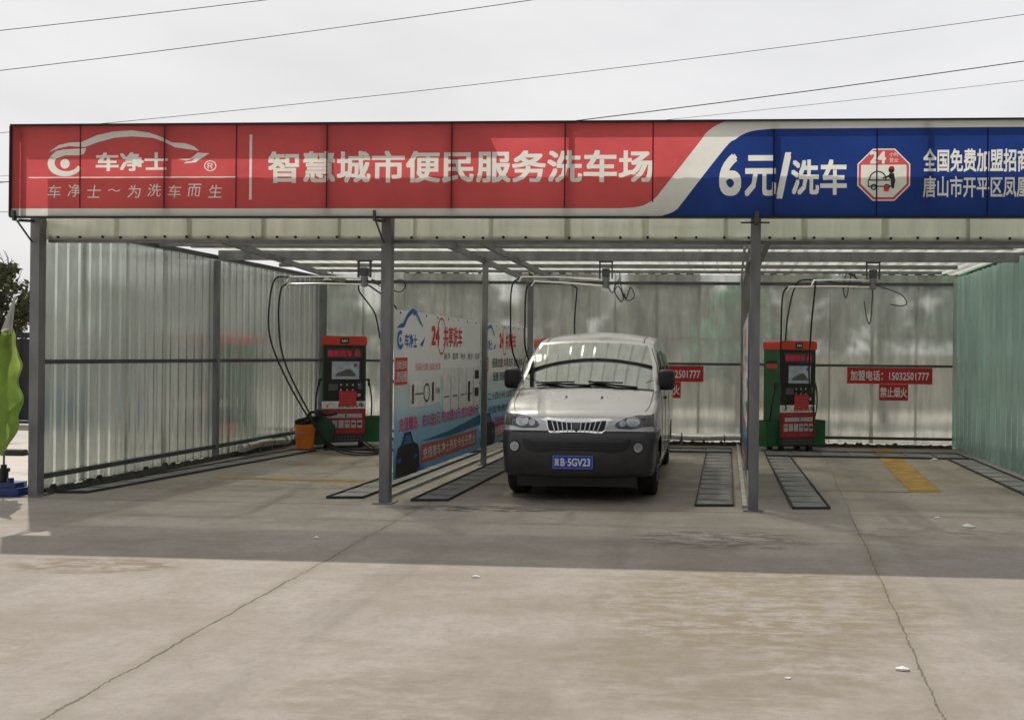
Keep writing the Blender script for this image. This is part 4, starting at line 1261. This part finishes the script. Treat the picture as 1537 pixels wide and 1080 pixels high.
def side_x(y, z):
    T = [(0.2, .85), (.45, .875), (.7, .885), (1.0, .88), (1.2, .862), (1.45, .82), (1.75, .745), (1.95, .69)]
    x_ = T[-1][1]
    for (z0, a), (z1, c) in zip(T, T[1:]):
        if z <= z1:
            t = max(0, (z - z0) / (z1 - z0)); t = t * t * (3 - 2 * t); x_ = a + (c - a) * t; break
    if y < 1.0: x_ -= 0.035 * ((1.0 - y) / .7) ** 2
    return x_
SUB = 4
rows = []
def cr4(a, b_, c, d, t):
    return 0.5 * (2 * b_ + (c - a) * t + (2 * a - 5 * b_ + 4 * c - d) * t * t + (3 * b_ - a - 3 * c + d) * t ** 3)
for i in range(len(KEYS) - 1):
    a, b_, c, d = KEYS[max(i - 1, 0)], KEYS[i], KEYS[i + 1], KEYS[min(i + 2, len(KEYS) - 1)]
    for k in range(SUB):
        t = k / SUB
        rows.append([cr4(a[j], b_[j], c[j], d[j], t) for j in range(6)] + [b_[6]])
rows.append(list(KEYS[-1]))
NF, NA = 9, 5
def row_points(r_):
    cy, cz, e_y, e_z, rad, cs, tg = r_
    w = side_x(e_y, e_z)
    out = []
    for k in range(NF):
        x_ = (w - rad) * k / (NF - 1); s = cs * (k / (NF - 1)) ** 2; out.append((x_, s))
    for k in range(1, NA + 1):
        th = math.pi / 2 * k / NA; out.append((w - rad + rad * math.sin(th), cs + (1 - cs) * (1 - math.cos(th))))
    pts = []
    for x_, s in out:
        y_, z_ = cy + (e_y - cy) * s, cz + (e_z - cz) * s
        if tg == 'h' and cz > .97:      # pressed creases on the hood
            x0 = 0.36 + 0.12 * (cy - .2) / .7
            z_ += min(1, (cz - .97) / .12) * 0.020 * math.exp(-((x_ - x0) / .04) ** 2)
        pts.append((x_, y_, z_))
    return pts
half = [row_points(r_) for r_ in rows]
nv = NF + NA
grid = [[(-x_, y_, z_) for x_, y_, z_ in reversed(p[1:])] + list(p) for p in half]
nc = len(grid[0])
buckets = {'paint': MB(), 'bumper': MB(), 'wind': MB(), 'cowl': MB(), 'rear': MB(), 'gap': MB(), 'whole': MB()}
allv = [p for row in grid for p in row]
sel = {k: [] for k in buckets}
for i in range(len(rows) - 1):
    tg = rows[i][6]
    for j in range(nc - 1):
        f = (i * nc + j, i * nc + j + 1, (i + 1) * nc + j + 1, (i + 1) * nc + j)
        jc = abs(j + .5 - (nc - 1) / 2)
        inner = jc < NF - 1
        sel['whole'].append(f)
        if tg == 'b': sel['bumper'].append(f)
        elif tg == 'k': sel['gap'].append(f)
        elif tg == 'w' and inner: sel['wind'].append(f)
        elif tg == 'c' and inner: sel['cowl'].append(f)
        elif tg == 'g' and inner: sel['rear'].append(f)
        else: sel['paint'].append(f)
def take(faces):
    used = sorted({i for f in faces for i in f}); mp = {k: n_ for n_, k in enumerate(used)}
    return [allv[i] for i in used], [tuple(mp[i] for i in f) for f in faces]
bvh = BVHTree.FromPolygons([Vector(p) for p in allv], sel['whole'])
# the two sides
WH = [0.855, 3.935]; WR = 0.375
def side_mesh(sgn_):
    edge = [(p[-1][1], p[-1][2]) for p in half]
    bot = [(4.5, .31)]
    for cy in reversed(WH):
        for a in range(0, 181, 12):
            bot.append((cy + WR * math.cos(R(a)), max(.31, .31 + WR * math.sin(R(a)))))
    outline = edge + bot[1:]
    clean = []
    for p in outline:
        if not clean or (Vector(p) - Vector(clean[-1])).length > 1e-3: clean.append(p)
    wins = [[(1.27, 1.24), (1.72, 1.60), (2.05, 1.66), (2.05, 1.22)], [(2.12, 1.22), (2.12, 1.665), (3.15, 1.68), (3.15, 1.22)], [(3.22, 1.22), (3.22, 1.68), (4.32, 1.63), (4.36, 1.24)]]
    vs = [Vector(p) for p in clean]; n0 = len(vs); eds = []
    for w_ in wins:
        s = len(vs); vs += [Vector(p) for p in w_]; eds += [(s + i, s + (i + 1) % len(w_)) for i in range(len(w_))]
    for yi in range(40):
        for zi in range(14):
            p = Vector((.45 + yi * .104 + .003 * (zi % 2), .36 + zi * .1))
            vs.append(p)
    out = delaunay_2d_cdt(vs, eds, [list(range(n0))], 1, 1e-5)
    def inpoly(p, pl):
        c = False
        for i in range(len(pl)):
            a, b_ = pl[i], pl[i - 1]
            if (a[1] > p.y) != (b_[1] > p.y) and p.x < (b_[0] - a[0]) * (p.y - a[1]) / (b_[1] - a[1]) + a[0]: c = not c
        return c
    V = [(sgn_ * side_x(p.x, p.y), p.x, p.y) for p in out[0]]
    bod, win, bmp = [], [[], [], []], []
    for f in out[2]:
        c = sum((out[0][i] for i in f), Vector((0, 0))) / 3
        f = tuple(f) if sgn_ > 0 else tuple(reversed(f))
        for k, w_ in enumerate(wins):
            if inpoly(c, w_): win[k].append(f); break
        else:
            (bmp if c.x < WH[0] and c.y < .745 else bod).append(f)
    return V, bod, win, bmp
body = MB(); bump = MB()
body.add(*take(sel['paint'])); bump.add(*take(sel['bumper']))
sidewins = []
for sg in (1, -1):
    V, bod, win, bmp = side_mesh(sg)
    body.add(V, bod); bump.add(V, bmp)
    sidewins += [(V, w_) for w_ in win]
def vpart(mb, name, mt, parent=van, smooth=None): return mb.build(name, mt, parent, smooth)
def strip_unused(mb):
    used = sorted({i for f in mb.f for i in f}); mp = {k: n_ for n_, k in enumerate(used)}
    mb.v = [mb.v[i] for i in used]; mb.f = [tuple(mp[i] for i in f) for f in mb.f]; return mb
vbody = vpart(strip_unused(body), 'body', M['paint'], smooth=40)
vbump = vpart(strip_unused(bump), 'bumper', M['bumper'], smooth=40)
b = MB(); b.add(*take(sel['wind'])); wind = vpart(b, 'windscreen', M['glass'], smooth=60)
b = MB(); b.add(*take(sel['cowl'])); vpart(b, 'cowl', M['black'], smooth=60)
b = MB(); b.add(*take(sel['gap'])); vpart(b, 'bumper_gap', M['black'], smooth=60)
b = MB(); b.add(*take(sel['rear'])); vpart(b, 'rear_window', M['side_glass'], smooth=60)
for V, w_ in sidewins:
    b = MB(); b.add(V, w_); vpart(strip_unused(b), 'side_window', M['side_glass'], smooth=60)
# things laid on the nose: cast (x, z) onto the body along +y
def on_nose(x_, z_, off):
    hit = bvh.ray_cast(Vector((x_, -1, z_)), Vector((0, 1, 0)))
    y_ = hit[0].y if hit[0] else 0.2
    return Vector((x_, y_ - off, z_))
def patch(poly, off, mb, cell=.03):
    vs = [Vector(p) for p in poly]; n0 = len(vs)
    xs = [p[0] for p in poly]; zs = [p[1] for p in poly]
    z_ = min(zs) + cell
    def inside(p):
        c = False
        for i in range(n0):
            a, b_ = poly[i], poly[i - 1]
            if (a[1] > p[1]) != (b_[1] > p[1]) and p[0] < (b_[0] - a[0]) * (p[1] - a[1]) / (b_[1] - a[1]) + a[0]: c = not c
        return c
    while z_ < max(zs):
        x_ = min(xs) + cell
        while x_ < max(xs):
            if inside((x_, z_)): vs.append(Vector((x_, z_)))
            x_ += cell
        z_ += cell
    out = delaunay_2d_cdt(vs, [], [list(range(n0))], 1, 1e-5)
    mb.add([on_nose(p.x, p.y, off) for p in out[0]], [tuple(f) for f in out[2]])
    # a rim that closes the patch back to the body
    for i in range(n0):
        p, q = poly[i], poly[(i + 1) % n0]
        mb.add([on_nose(*p, off), on_nose(*q, off), on_nose(*q, -.01), on_nose(*p, -.01)], [(0, 1, 2, 3)])
def mir(poly, s): return [(s * a, c) for a, c in poly]
for s in (-1, 1):
    lampp = [(.415, .845), (.44, .88), (.53, .925), (.66, .955), (.835, .965), (.845, .82), (.60, .805), (.45, .815)]
    b = MB(); patch(mir(lampp, s), .008, b); hl = vpart(b, 'headlight', M['lamp'])
    b = MB()
    for cx, r_ in ((.50, .036), (.615, .056)):
        patch([(s * (cx + r_ * (1.35 if r_ > .05 else 1) * math.cos(2 * math.pi * k / 14)), (.867 if r_ < .05 else .885) + r_ * math.sin(2 * math.pi * k / 14)) for k in range(14)], .013, b)
    vpart(b, 'reflector', M['lamp_bright'], hl, 40)
    b = MB(); patch(mir([(.74, .83), (.725, .95), (.825, .958), (.83, .83)], s), .013, b); vpart(b, 'turn_signal', M['ink_grey'] if False else M['cabin'], hl, 40)
    b = MB(); patch([(s * .68 + .066 * math.cos(2 * math.pi * k / 18), .61 + .066 * math.sin(2 * math.pi * k / 18)) for k in range(18)], .005, b); fg = vpart(b, 'fog_light', M['black'])
    b = MB(); patch([(s * .68 + .050 * math.cos(2 * math.pi * k / 18), .61 + .050 * math.sin(2 * math.pi * k / 18)) for k in range(18)], .012, b); vpart(b, 'fog_lens', M['lamp_bright'], fg, 40)
# grille
b = MB(); patch([(-.40, .900), (-.35, .922), (.35, .922), (.40, .900), (.345, .885), (.325, .80), (.285, .762), (-.285, .762), (-.325, .80), (-.345, .885)], .010, b); gr = vpart(b, 'grille', M['chrome'], smooth=30)
b = MB(); patch([(-.328, .896), (.328, .896), (.308, .806), (.272, .778), (-.272, .778), (-.308, .806)], .016, b); vpart(b, 'grille_opening', M['black'], gr)
b = MB()
for k in range(-5, 6):
    if k == 0: continue
    x_ = k * .054; sh = .87
    b.bar(on_nose(x_, .888, .024), on_nose(x_ * sh, .788, .024), .009, .016, (0, 1, 0))
vpart(b, 'grille_bars', M['chrome'], gr)
b = MB(); patch([(.042 * math.cos(2 * math.pi * k / 16), .838 + .042 * math.sin(2 * math.pi * k / 16)) for k in range(16)], .030, b); em = vpart(b, 'emblem', M['lamp'], gr)
b = MB(); patch([(0, .868), (.022, .842), (.0, .808), (-.022, .842)], .036, b); vpart(b, 'emblem_mark', M['cabin'], em)
# lower intake and number plate
b = MB(); patch([(-.60, .70), (.60, .70), (.585, .62), (.53, .575), (.42, .55), (-.42, .55), (-.53, .575), (-.585, .62)], .004, b); ik = vpart(b, 'air_intake', M['black'])
b = MB()
for z_ in (.60, .635, .665): b.bar(on_nose(-.5, z_, .012), on_nose(0, z_, .012), .008, .008); b.bar(on_nose(0, z_, .012), on_nose(.5, z_, .012), .008, .008)
vpart(b, 'intake_bars', M['bumper'], ik)
pl = MB(); py = on_nose(0, .455, 0).y - .02
pl.box(-.24, .20, py - .004, py + .025, .385, .525); plate = vpart(pl, 'number_plate', M['plate'])
b = MB(); fn = lambda a, c: (a, py - .0065, c)
put_text(b, '冀', -.192, .455, .052, .085, fn, 0.01); put_text(b, 'B', -.128, .455, .046, .085, fn, 0.03); b.flat(circ(-.09, .455, .007, 8), fn); put_text(b, '5GV23', .048, .455, .245, .085, fn, 0.03)
for q in (rect(-.234, .194, .388, .390), rect(-.234, .194, .520, .522), rect(-.234, -.232, .390, .520), rect(.192, .194, .390, .520)): b.flat(q, fn)
vpart(b, 'plate_lettering', M['ink_white'], plate)
# wipers, nozzles, roof channels, mirrors
for x0, x1, zz in ((.05, -.62, 0.0), (.60, .02, .0)):
    b = MB()
    def ws(x_, t, off=.018):
        i = int(round(15 * SUB + t * 3 * SUB)); row = half[i]; xa = abs(x_)
        k = min(range(len(row)), key=lambda q: abs(row[q][0] - xa)); p = row[k]
        return Vector((x_, p[1] - off * .75, p[2] + off))
    b.tube([ws(x0, 0.0, .01), ws(x0 * .6 + x1 * .4, .035), ws(x1 * .9, .085)], .013, 6)
    b.tube([ws(x0 * .7 + x1 * .3, .06, .014), ws((x0 + x1) / 2, .075, .014), ws(x1, .09, .014)], .010, 6)
    vpart(b, 'wiper', M['black'])
b = MB()
for x_ in (-.19, .22):
    row = half[12 * SUB + 2]; k = min(range(len(row)), key=lambda q: abs(row[q][0] - abs(x_))); p = row[k]; b.tube([(x_, p[1], p[2] - .002), (x_, p[1], p[2] + .014)], .012, 8)
vpart(b, 'washer_nozzle', M['black'])
for s in (-1, 1):
    b = MB(); pts = []
    for i in range(18 * SUB + 3, 24 * SUB):
        row = half[i]; xx = side_x(row[-1][1], row[-1][2]) - .13; k = min(range(len(row) - 1), key=lambda q: abs(row[q][0] - xx))
        kk = k if row[k][0] <= xx else k - 1; t = (xx - row[kk][0]) / (row[kk + 1][0] - row[kk][0])
        p = Vector(row[kk]).lerp(Vector(row[kk + 1]), t); pts.append((s * p.x, p.y, p.z - .004))
    b.tube(pts, .010, 6); vpart(b, 'roof_channel', M['black'])
    # mirror: rounded housing on a short arm
    b = MB(); prof = [(.0, .75), (.03, .97), (.08, 1.0), (.12, .92), (.14, .6)]
    n_ = 16; V = []
    for yy, sc_ in prof:
        for k in range(n_):
            a = 2 * math.pi * k / n_; cx_, cz_ = math.cos(a), math.sin(a)
            x_ = math.copysign(abs(cx_) ** .5, cx_) * .105 * sc_; z_ = math.copysign(abs(cz_) ** .5, cz_) * .125 * sc_
            V.append((s * .93 + x_, 1.12 + yy, 1.325 + z_))
    Fm = [(i * n_ + k, i * n_ + (k + 1) % n_, (i + 1) * n_ + (k + 1) % n_, (i + 1) * n_ + k) for i in range(len(prof) - 1) for k in range(n_)]
    Fm += [tuple(reversed(range(n_))), tuple((len(prof) - 1) * n_ + k for k in range(n_))]
    b.add(V, Fm); b.bar((s * .83, 1.27, 1.23), (s * .91, 1.2, 1.26), .06, .07); vpart(b, 'mirror', M['black'], smooth=50)
    # handles and door seams
    b = MB(); b.bar((s * .885, 1.95, 1.08), (s * .885, 2.10, 1.08), .03, .03); vpart(b, 'door_handle', M['black'])
for s in (-1, 1):
    b = MB(); pts = []
    for i in range(10 * SUB + 2, 14 * SUB + 1):
        p = half[i][NF - 1]; pts.append((s * p[0], p[1], p[2] - .001))
    b.tube(pts, .0055, 5); vpart(b, 'hood_seam', M['black'])
    b = MB()
    for yy in (1.22, 2.09, 3.18):
        b.tube([(s * (side_x(yy, z_ / 20) - .001), yy, z_ / 20) for z_ in range(8, 35)], .005, 5)
    vpart(b, 'door_seam', M['black'])
# wheels, underside, cabin
for s in (-1, 1):
    for cy in WH:
        b = MB(); x0, x1 = s * .64, s * .855
        prof = [(x0, .20), (x0, .30), (x0 + s * .03, .325), (x1 - s * .03, .325), (x1, .30), (x1 - s * .004, .20)]
        n_ = 28; V = [(x_, cy + r_ * math.cos(2 * math.pi * k / n_), .325 + r_ * math.sin(2 * math.pi * k / n_)) for x_, r_ in prof for k in range(n_)]
        Fw = [(i * n_ + k, i * n_ + (k + 1) % n_, (i + 1) * n_ + (k + 1) % n_, (i + 1) * n_ + k) for i in range(len(prof) - 1) for k in range(n_)]
        b.add(V, Fw); wh = vpart(b, 'tyre', M['rubber'], smooth=35)
        b = MB(); b.tube([(s * .74, cy, .325), (s * .835, cy, .325)], .20, 24)
        for k in range(6):
            a = 2 * math.pi * k / 6; b.bar((s * .842, cy + .05 * math.cos(a), .325 + .05 * math.sin(a)), (s * .842, cy + .185 * math.cos(a), .325 + .185 * math.sin(a)), .05, .02)
        vpart(b, 'rim', M['steel'], wh, 40)
b = MB(); b.box(-.62, .62, .55, 4.45, .19, .36); b.box(-.84, .84, 1.26, 3.52, .22, .36); b.box(-.84, .84, .45, 1.25, .70, .74); b.box(-.84, .84, 3.55, 4.3, .70, .74); b.box(-.66, .66, .16, .46, .17, .285); vpart(b, 'underside', M['black'])
b = MB(); b.box(-.78, .78, .96, 1.35, .85, 1.18); vpart(b, 'dashboard', M['cabin'])
for x_ in (-.42, .42):
    b = MB(); b.box(x_ - .24, x_ + .24, 1.75, 2.25, .55, .85); b.bar((x_, 2.22, .86), (x_, 2.42, 1.42), .46, .14, (0, 1, 0)); b.bar((x_, 2.42, 1.46), (x_, 2.45, 1.62), .26, .1, (0, 1, 0)); vpart(b, 'seat', M['cabin'])
b = MB(); b.tube([(-.40 + .18 * math.cos(2 * math.pi * k / 20), 1.45 + .10 * math.sin(2 * math.pi * k / 20), 1.12 + .14 * math.sin(2 * math.pi * k / 20)) for k in range(21)], .014, 6); vpart(b, 'steering_wheel', M['black'])

# ------------------------------------------------------------------ flag at the left edge
o = empty('flag_stand', (-0.36, -0.02, 0), label='limp lime green flag on a pole with a dark blue base left of the shed', cat='flag')
b = MB(); b.tube(spline([(0, 0, .2), (.005, 0, 1.0), (.02, 0, 1.7), (.06, 0, 2.0), (.10, 0, 2.06)], 6), .011, 8); b.build('pole', M['steel'], o, 60)
# limp cloth: a sheet gathered in folds round the pole
b = MB(); V = []; nz, nx = 40, 30
def fold(u, t):
    """u across the cloth from the hem at the pole, t from the bottom up"""
    wd = (.10 + .065 * math.sin(math.pi * (t * .9 + .05))) * (1 - .55 * max(0, t - .72) / .28) * (.30 + .70 * min(1, t / .22))
    x_ = .02 + .05 * t + (u - .66) * 1.30 * wd + .020 * math.sin(9 * u + 6 * t) + u * (.085 * math.exp(-((t - .40) / .09) ** 2) - .025 * math.exp(-((t - .62) / .10) ** 2) + .03 * math.exp(-((t - .82) / .06) ** 2))
    y_ = -.03 + .30 * wd / .3 * math.sin(u * 8.2 + 1.3 * t + .7 * math.sin(6 * t)) + .03 * math.sin(15 * u + 11 * t) + .03 * math.sin(23 * t + 5 * u) * u - .05 * (u - .5)
    z_ = .53 + 1.28 * t - .10 * u * (1 - t) * math.sin(3 * u) + .03 * math.sin(8 * u)
    return (x_, y_, z_)
for j in range(nz + 1):
    for k in range(nx + 1): V.append(fold(k / nx, j / nz))
Fl = [(j * (nx + 1) + k, j * (nx + 1) + k + 1, (j + 1) * (nx + 1) + k + 1, (j + 1) * (nx + 1) + k) for j in range(nz) for k in range(nx)]
b.add(V, Fl); b.build('flag_cloth', M['flag'], o, 80)
b = MB(); V = []
for j in range(13):
    t = j / 12
    for k in range(nx + 1):
        x_, y_, z_ = fold(k / nx, 1.0); q = 1 - .88 * t
        V.append((.075 + .05 * t + (x_ - .07) * q * .8 + .0, -.0 + y_ * q * 1.1 - .012, z_ + .012 + .36 * t - .03 * math.sin(k / nx * 9) * t))
b.add(V, [(j * (nx + 1) + k, j * (nx + 1) + k + 1, (j + 1) * (nx + 1) + k + 1, (j + 1) * (nx + 1) + k) for j in range(12) for k in range(nx)])
b.build('flag_top', M['flag_white'], o, 80)
b = MB(); fn = lambda u, t: tuple(Vector(fold(u, t)) + Vector((0, -.006, 0)))
for (u0, u1, t0, t1) in ((.42, .46, .30, .42), (.46, .52, .36, .39), (.44, .50, .26, .285), (.50, .53, .2, .30), (.40, .44, .48, .58), (.45, .50, .52, .545)):
    pts = [(u0, t0), ((u0 + u1) / 2, t0), (u1, t0), (u1, t1), ((u0 + u1) / 2, t1), (u0, t1)]
    b.add([fn(*p) for p in pts], [(0, 1, 4, 5), (1, 2, 3, 4)])
b.build('flag_print', M['flag_white'], o)
b = MB()
n_ = 8
def slab(cx, w_, l, z0, z1, rot):
    c, s = math.cos(rot), math.sin(rot)
    P = [(-l, -w_), (l, -w_), (l + .03, 0), (l, w_), (-l, w_), (-l - .03, 0)]
    b.prism([(c * x_ - s * y_, s * x_ + c * y_) for x_, y_ in P], lambda x_, y_: (x_, y_, z1), lambda x_, y_: (x_, y_, z0))
slab(0, .13, .24, 0.0, .095, .1); slab(0, .10, .19, .0951, .15, .1)
b.tube([(.12, -.05, .15), (.12, -.05, .20)], .035, 10)
b.build('base', M['base_blue'], o)
b = MB(); b.tube([(0, 0, .15), (0, 0, .26)], .045, 14); b.tube([(0, 0, .26), (0, 0, .30)], .06, 14); b.tube([(0, 0, .30), (0, 0, .34)], .03, 12); b.build('collar', M['black'], o, 40)
o = empty('wheel_stop', (-3.25, 3.75, 0), label='short black rubber block on the ground behind the flag', cat='wheel stop')
b = MB(); P = [(-.07, 0), (.07, 0), (.05, .075), (.03, .09), (-.03, .09), (-.05, .075)]
b.prism(P, lambda y_, z_: (-.17, y_, z_), lambda y_, z_: (.17, y_, z_)); b.build('block', M['rubber'], o)

# ------------------------------------------------------------------ fence behind, trees behind the fence
fen = empty('metal_fence', (0, 9.3, 0), label='black sheet metal fence at the back left of the yard', cat='fence')
for k in range(-10, -1):
    x0 = k * 2.4
    b = MB(); corrugated(b, (x0 + .05, 0, .1), (1, 0, 0), (0, 0, 1), (0, -1, 0), 2.3, 1.75, .23, .02); b.build('fence_panel', M['fence'], fen)
    b = MB(); b.bar((x0, 0.02, 0), (x0, 0.02, 2.12), .08, .08, (0, 1, 0)); b.build('fence_post', M['fence'], fen)
    b = MB(); b.bar((x0 + .04, 0, 1.93), (x0 + 2.36, 0, 1.93), .05, .12); b.build('fence_rail', M['fence'], fen)
    b = MB(); b.bar((x0 + .04, 0.03, .06), (x0 + 2.36, 0.03, .06), .05, .06); b.build('fence_rail', M['fence'], fen)
b = MB()
rng = random.Random(8)
for k in range(40):
    x_ = rng.uniform(-14, 22); s = rng.uniform(.03, .10)
    pass
o = empty('yard_wall', (-2.0, 20.0, 0), label='low pale yard wall far behind the shed, blurred by the sheets', cat='wall')
b = MB(); b.box(0, 30, 0, .24, 0, 1.7); b.build('wall_body', M['yard_wall'], o)
b = MB(); b.box(-.05, 30.05, -.05, .29, 1.7, 1.78); b.build('coping', M['kerb'], o)
def tree(x_, y_, h, rad, leaf, seed, label, clumps=34, per=85, low=.25, leafsize=.10, bare=False):
    rg = random.Random(seed)
    o = empty('tree', (x_, y_, 0), label=label, cat='tree', group='trees beyond the back fence')
    b = MB()
    top = Vector((rg.uniform(-.2, .2), rg.uniform(-.2, .2), h * .7))
    b.tube(spline([(0, 0, 0), (rg.uniform(-.1, .1), 0, h * .3), top], 5), [.12 - .007 * i for i in range(11)], 8)
    cl = []
    for k in range(clumps):
        a = rg.uniform(0, 6.283); zz = rg.uniform(low, .98); rr = rad * math.sqrt(rg.random()) * (1 - .75 * max(0, (zz - .5) / .5) ** 1.5) * (.9 if zz > .4 else .8)
        c = Vector((rr * math.cos(a), rr * math.sin(a), h * zz)); cl.append((c, rg.uniform(.22, .5)))
        if k % 2 == 0 or bare:
            st = Vector((top.x * zz * .8, top.y * zz * .8, h * max(.2, zz * .65)))
            mid = st.lerp(c, .5) + Vector((rg.uniform(-.15, .15), rg.uniform(-.15, .15), -.05))
            b.tube(spline([st, mid, c], 3), [.035, .03, .026, .022, .018, .012, .008], 5)
            if bare:
                for q in range(5):
                    e = c + Vector((rg.uniform(-.5, .5), rg.uniform(-.5, .5), rg.uniform(.0, .6))); b.tube([mid.lerp(c, .7), c.lerp(e, .5) + Vector((0, 0, .05)), e], [.012, .009, .005], 4)
    b.build('trunk', M['bark'], o, 50)
    b = MB(); V, F = [], []
    for c, r_ in cl:
        for q in range(per):
            d = Vector((rg.gauss(0, 1), rg.gauss(0, 1), rg.gauss(0, .8))); d = d.normalized() * r_ * rg.random() ** .4
            p = c + d; s = leafsize * rg.uniform(.6, 1.3)
            u = Vector((rg.gauss(0, 1), rg.gauss(0, 1), rg.gauss(0, 1))).normalized(); v = u.orthogonal().normalized()
            i = len(V); V += [p - u * s, p + v * s * .45, p + u * s, p - v * s * .45]; F.append((i, i + 1, i + 2, i + 3))
    b.add(V, F); b.build('crown', leaf, o)
TREES = [(-13.0, 15.2, 4.0, 1.9, 'leaf_a', 'olive tree with bare twigs on top at the left edge of the yard', 60, 110, True),
         (-10.4, 16.2, 3.5, 1.8, 'leaf_a', 'rounded olive tree seen just left of the shed corner post', 56, 110, True),
         (-6.6, 14.6, 3.7, 1.8, 'leaf_a', 'tree seen blurred through the left wall near its front', 50, 90, False),
         (-3.4, 14.6, 3.6, 1.9, 'leaf_b', 'green tree seen blurred through the left wall towards the back', 60, 90, False),
         (0.0, 14.2, 4.3, 2.0, 'leaf_a', 'tree seen blurred behind the wash machine in the left bay', 60, 90, False),
         (3.2, 14.4, 4.2, 2.1, 'leaf_a', 'grey green tree seen blurred above the printed partition', 60, 90, False),
         (6.0, 14.6, 4.1, 1.9, 'leaf_a', 'tree seen blurred directly behind the silver van', 60, 90, False),
         (7.9, 11.4, 3.0, 1.15, 'leaf_c', 'bright green tree seen blurred right of the van roof', 70, 110, False),
         (9.3, 14.6, 4.4, 1.9, 'leaf_a', 'tree seen blurred behind the right wash machine', 64, 90, False),
         (11.6, 14.2, 4.6, 1.9, 'leaf_b', 'dark tree seen blurred above the right phone notice', 70, 90, False),
         (13.9, 13.6, 4.7, 1.9, 'leaf_c', 'green tree seen blurred at the right back corner of the shed', 60, 90, False),
         (17.4, 12.0, 4.4, 2.0, 'leaf_b', 'tree beyond the green right wall', 50, 80, False)]
for i, (x_, y_, h, rad, lf, lab, cl_, per, bare) in enumerate(TREES):
    tree(x_, y_, h, rad, M[lf], 40 + i, lab, cl_, per, .22 if x_ < -1 else .46, .085 if bare else .12, bare)

# ------------------------------------------------------------------ overhead wires, behind the shed
YW = 9.0
WIRES = [((-7.868, 8.383), (-2.041, 8.947), 'highest thin wire crossing the upper left corner of the sky'),
         ((-7.859, 7.534), (3.573, 8.863), 'second wire from the top running up to the middle of the sky'),
         ((-5.195, 6.428), (13.387, 8.428), 'long thin wire rising from the left end of the sign to the right'),
         ((4.285, 6.367), (13.396, 7.507), 'dark wire rising from behind the middle of the sign'),
         ((6.326, 6.395), (13.4, 7.125), 'faint lowest wire over the blue half of the sign'),
         ((-7.835, 5.172), (-5.2, 5.20), 'level wire passing behind the left end of the sign'),
         ((-7.828, 4.536), (-5.2, 4.50), 'lowest level wire behind the left end of the sign')]
for i, ((xa, za), (xb, zb), lab) in enumerate(WIRES):
    k = (zb - za) / (xb - xa); xs = [-24 + 5 * q for q in range(13)]
    xm = (xa + xb) / 2
    pts = [(x_, YW, za + k * (x_ - xa) + .0012 * ((x_ - xm) ** 2 - ((xb - xa) / 2) ** 2)) for x_ in xs]
    b = MB(); b.tube(spline(pts, 3), (.0075, .0075, .006, .0095, .0045, .006, .006)[i], 6)
    b.build('overhead_wire', M['wire'], label=lab, cat='wire', group='overhead wires', smooth=60)

# ------------------------------------------------------------------ litter
def litter(x_, y_, s, seed, label):
    rg = random.Random(seed); b = MB(); n_ = 7
    top = [(s * rg.uniform(.6, 1) * math.cos(2 * math.pi * k / n_), s * .55 * rg.uniform(.6, 1) * math.sin(2 * math.pi * k / n_), s * rg.uniform(.1, .3)) for k in range(n_)]
    bot = [(p[0] * .9, p[1] * .9, 0.001) for p in top]
    b.add(top + bot + [(0, 0, s * .45)], [(k, (k + 1) % n_, 2 * n_) for k in range(n_)] + [(n_ + k, n_ + (k + 1) % n_, (k + 1) % n_, k) for k in range(n_)])
    o = b.build('paper_scrap', M['paper'], label=label, cat='litter', group='white scraps on the concrete'); o.location = (x_, y_, 0)
litter(5.823, -3.216, .045, 1, 'round white scrap on the sunny concrete in front of the van')
litter(9.92, -.737, .085, 2, 'largest white paper scrap, in the shade before the right bay')
litter(8.531, -4.957, .05, 3, 'white scrap near the crack at the bottom right')
litter(4.068, -1.952, .045, 4, 'white scrap in the shade near the left crack')
litter(7.929, -5.143, .022, 5, 'tiny white scrap on the worn patch of concrete')
litter(9.75, -.25, .04, 6, 'small white scrap beyond the largest paper scrap')
litter(10.9, 5.2, .10, 7, 'crumpled white film at the back of the right bay')
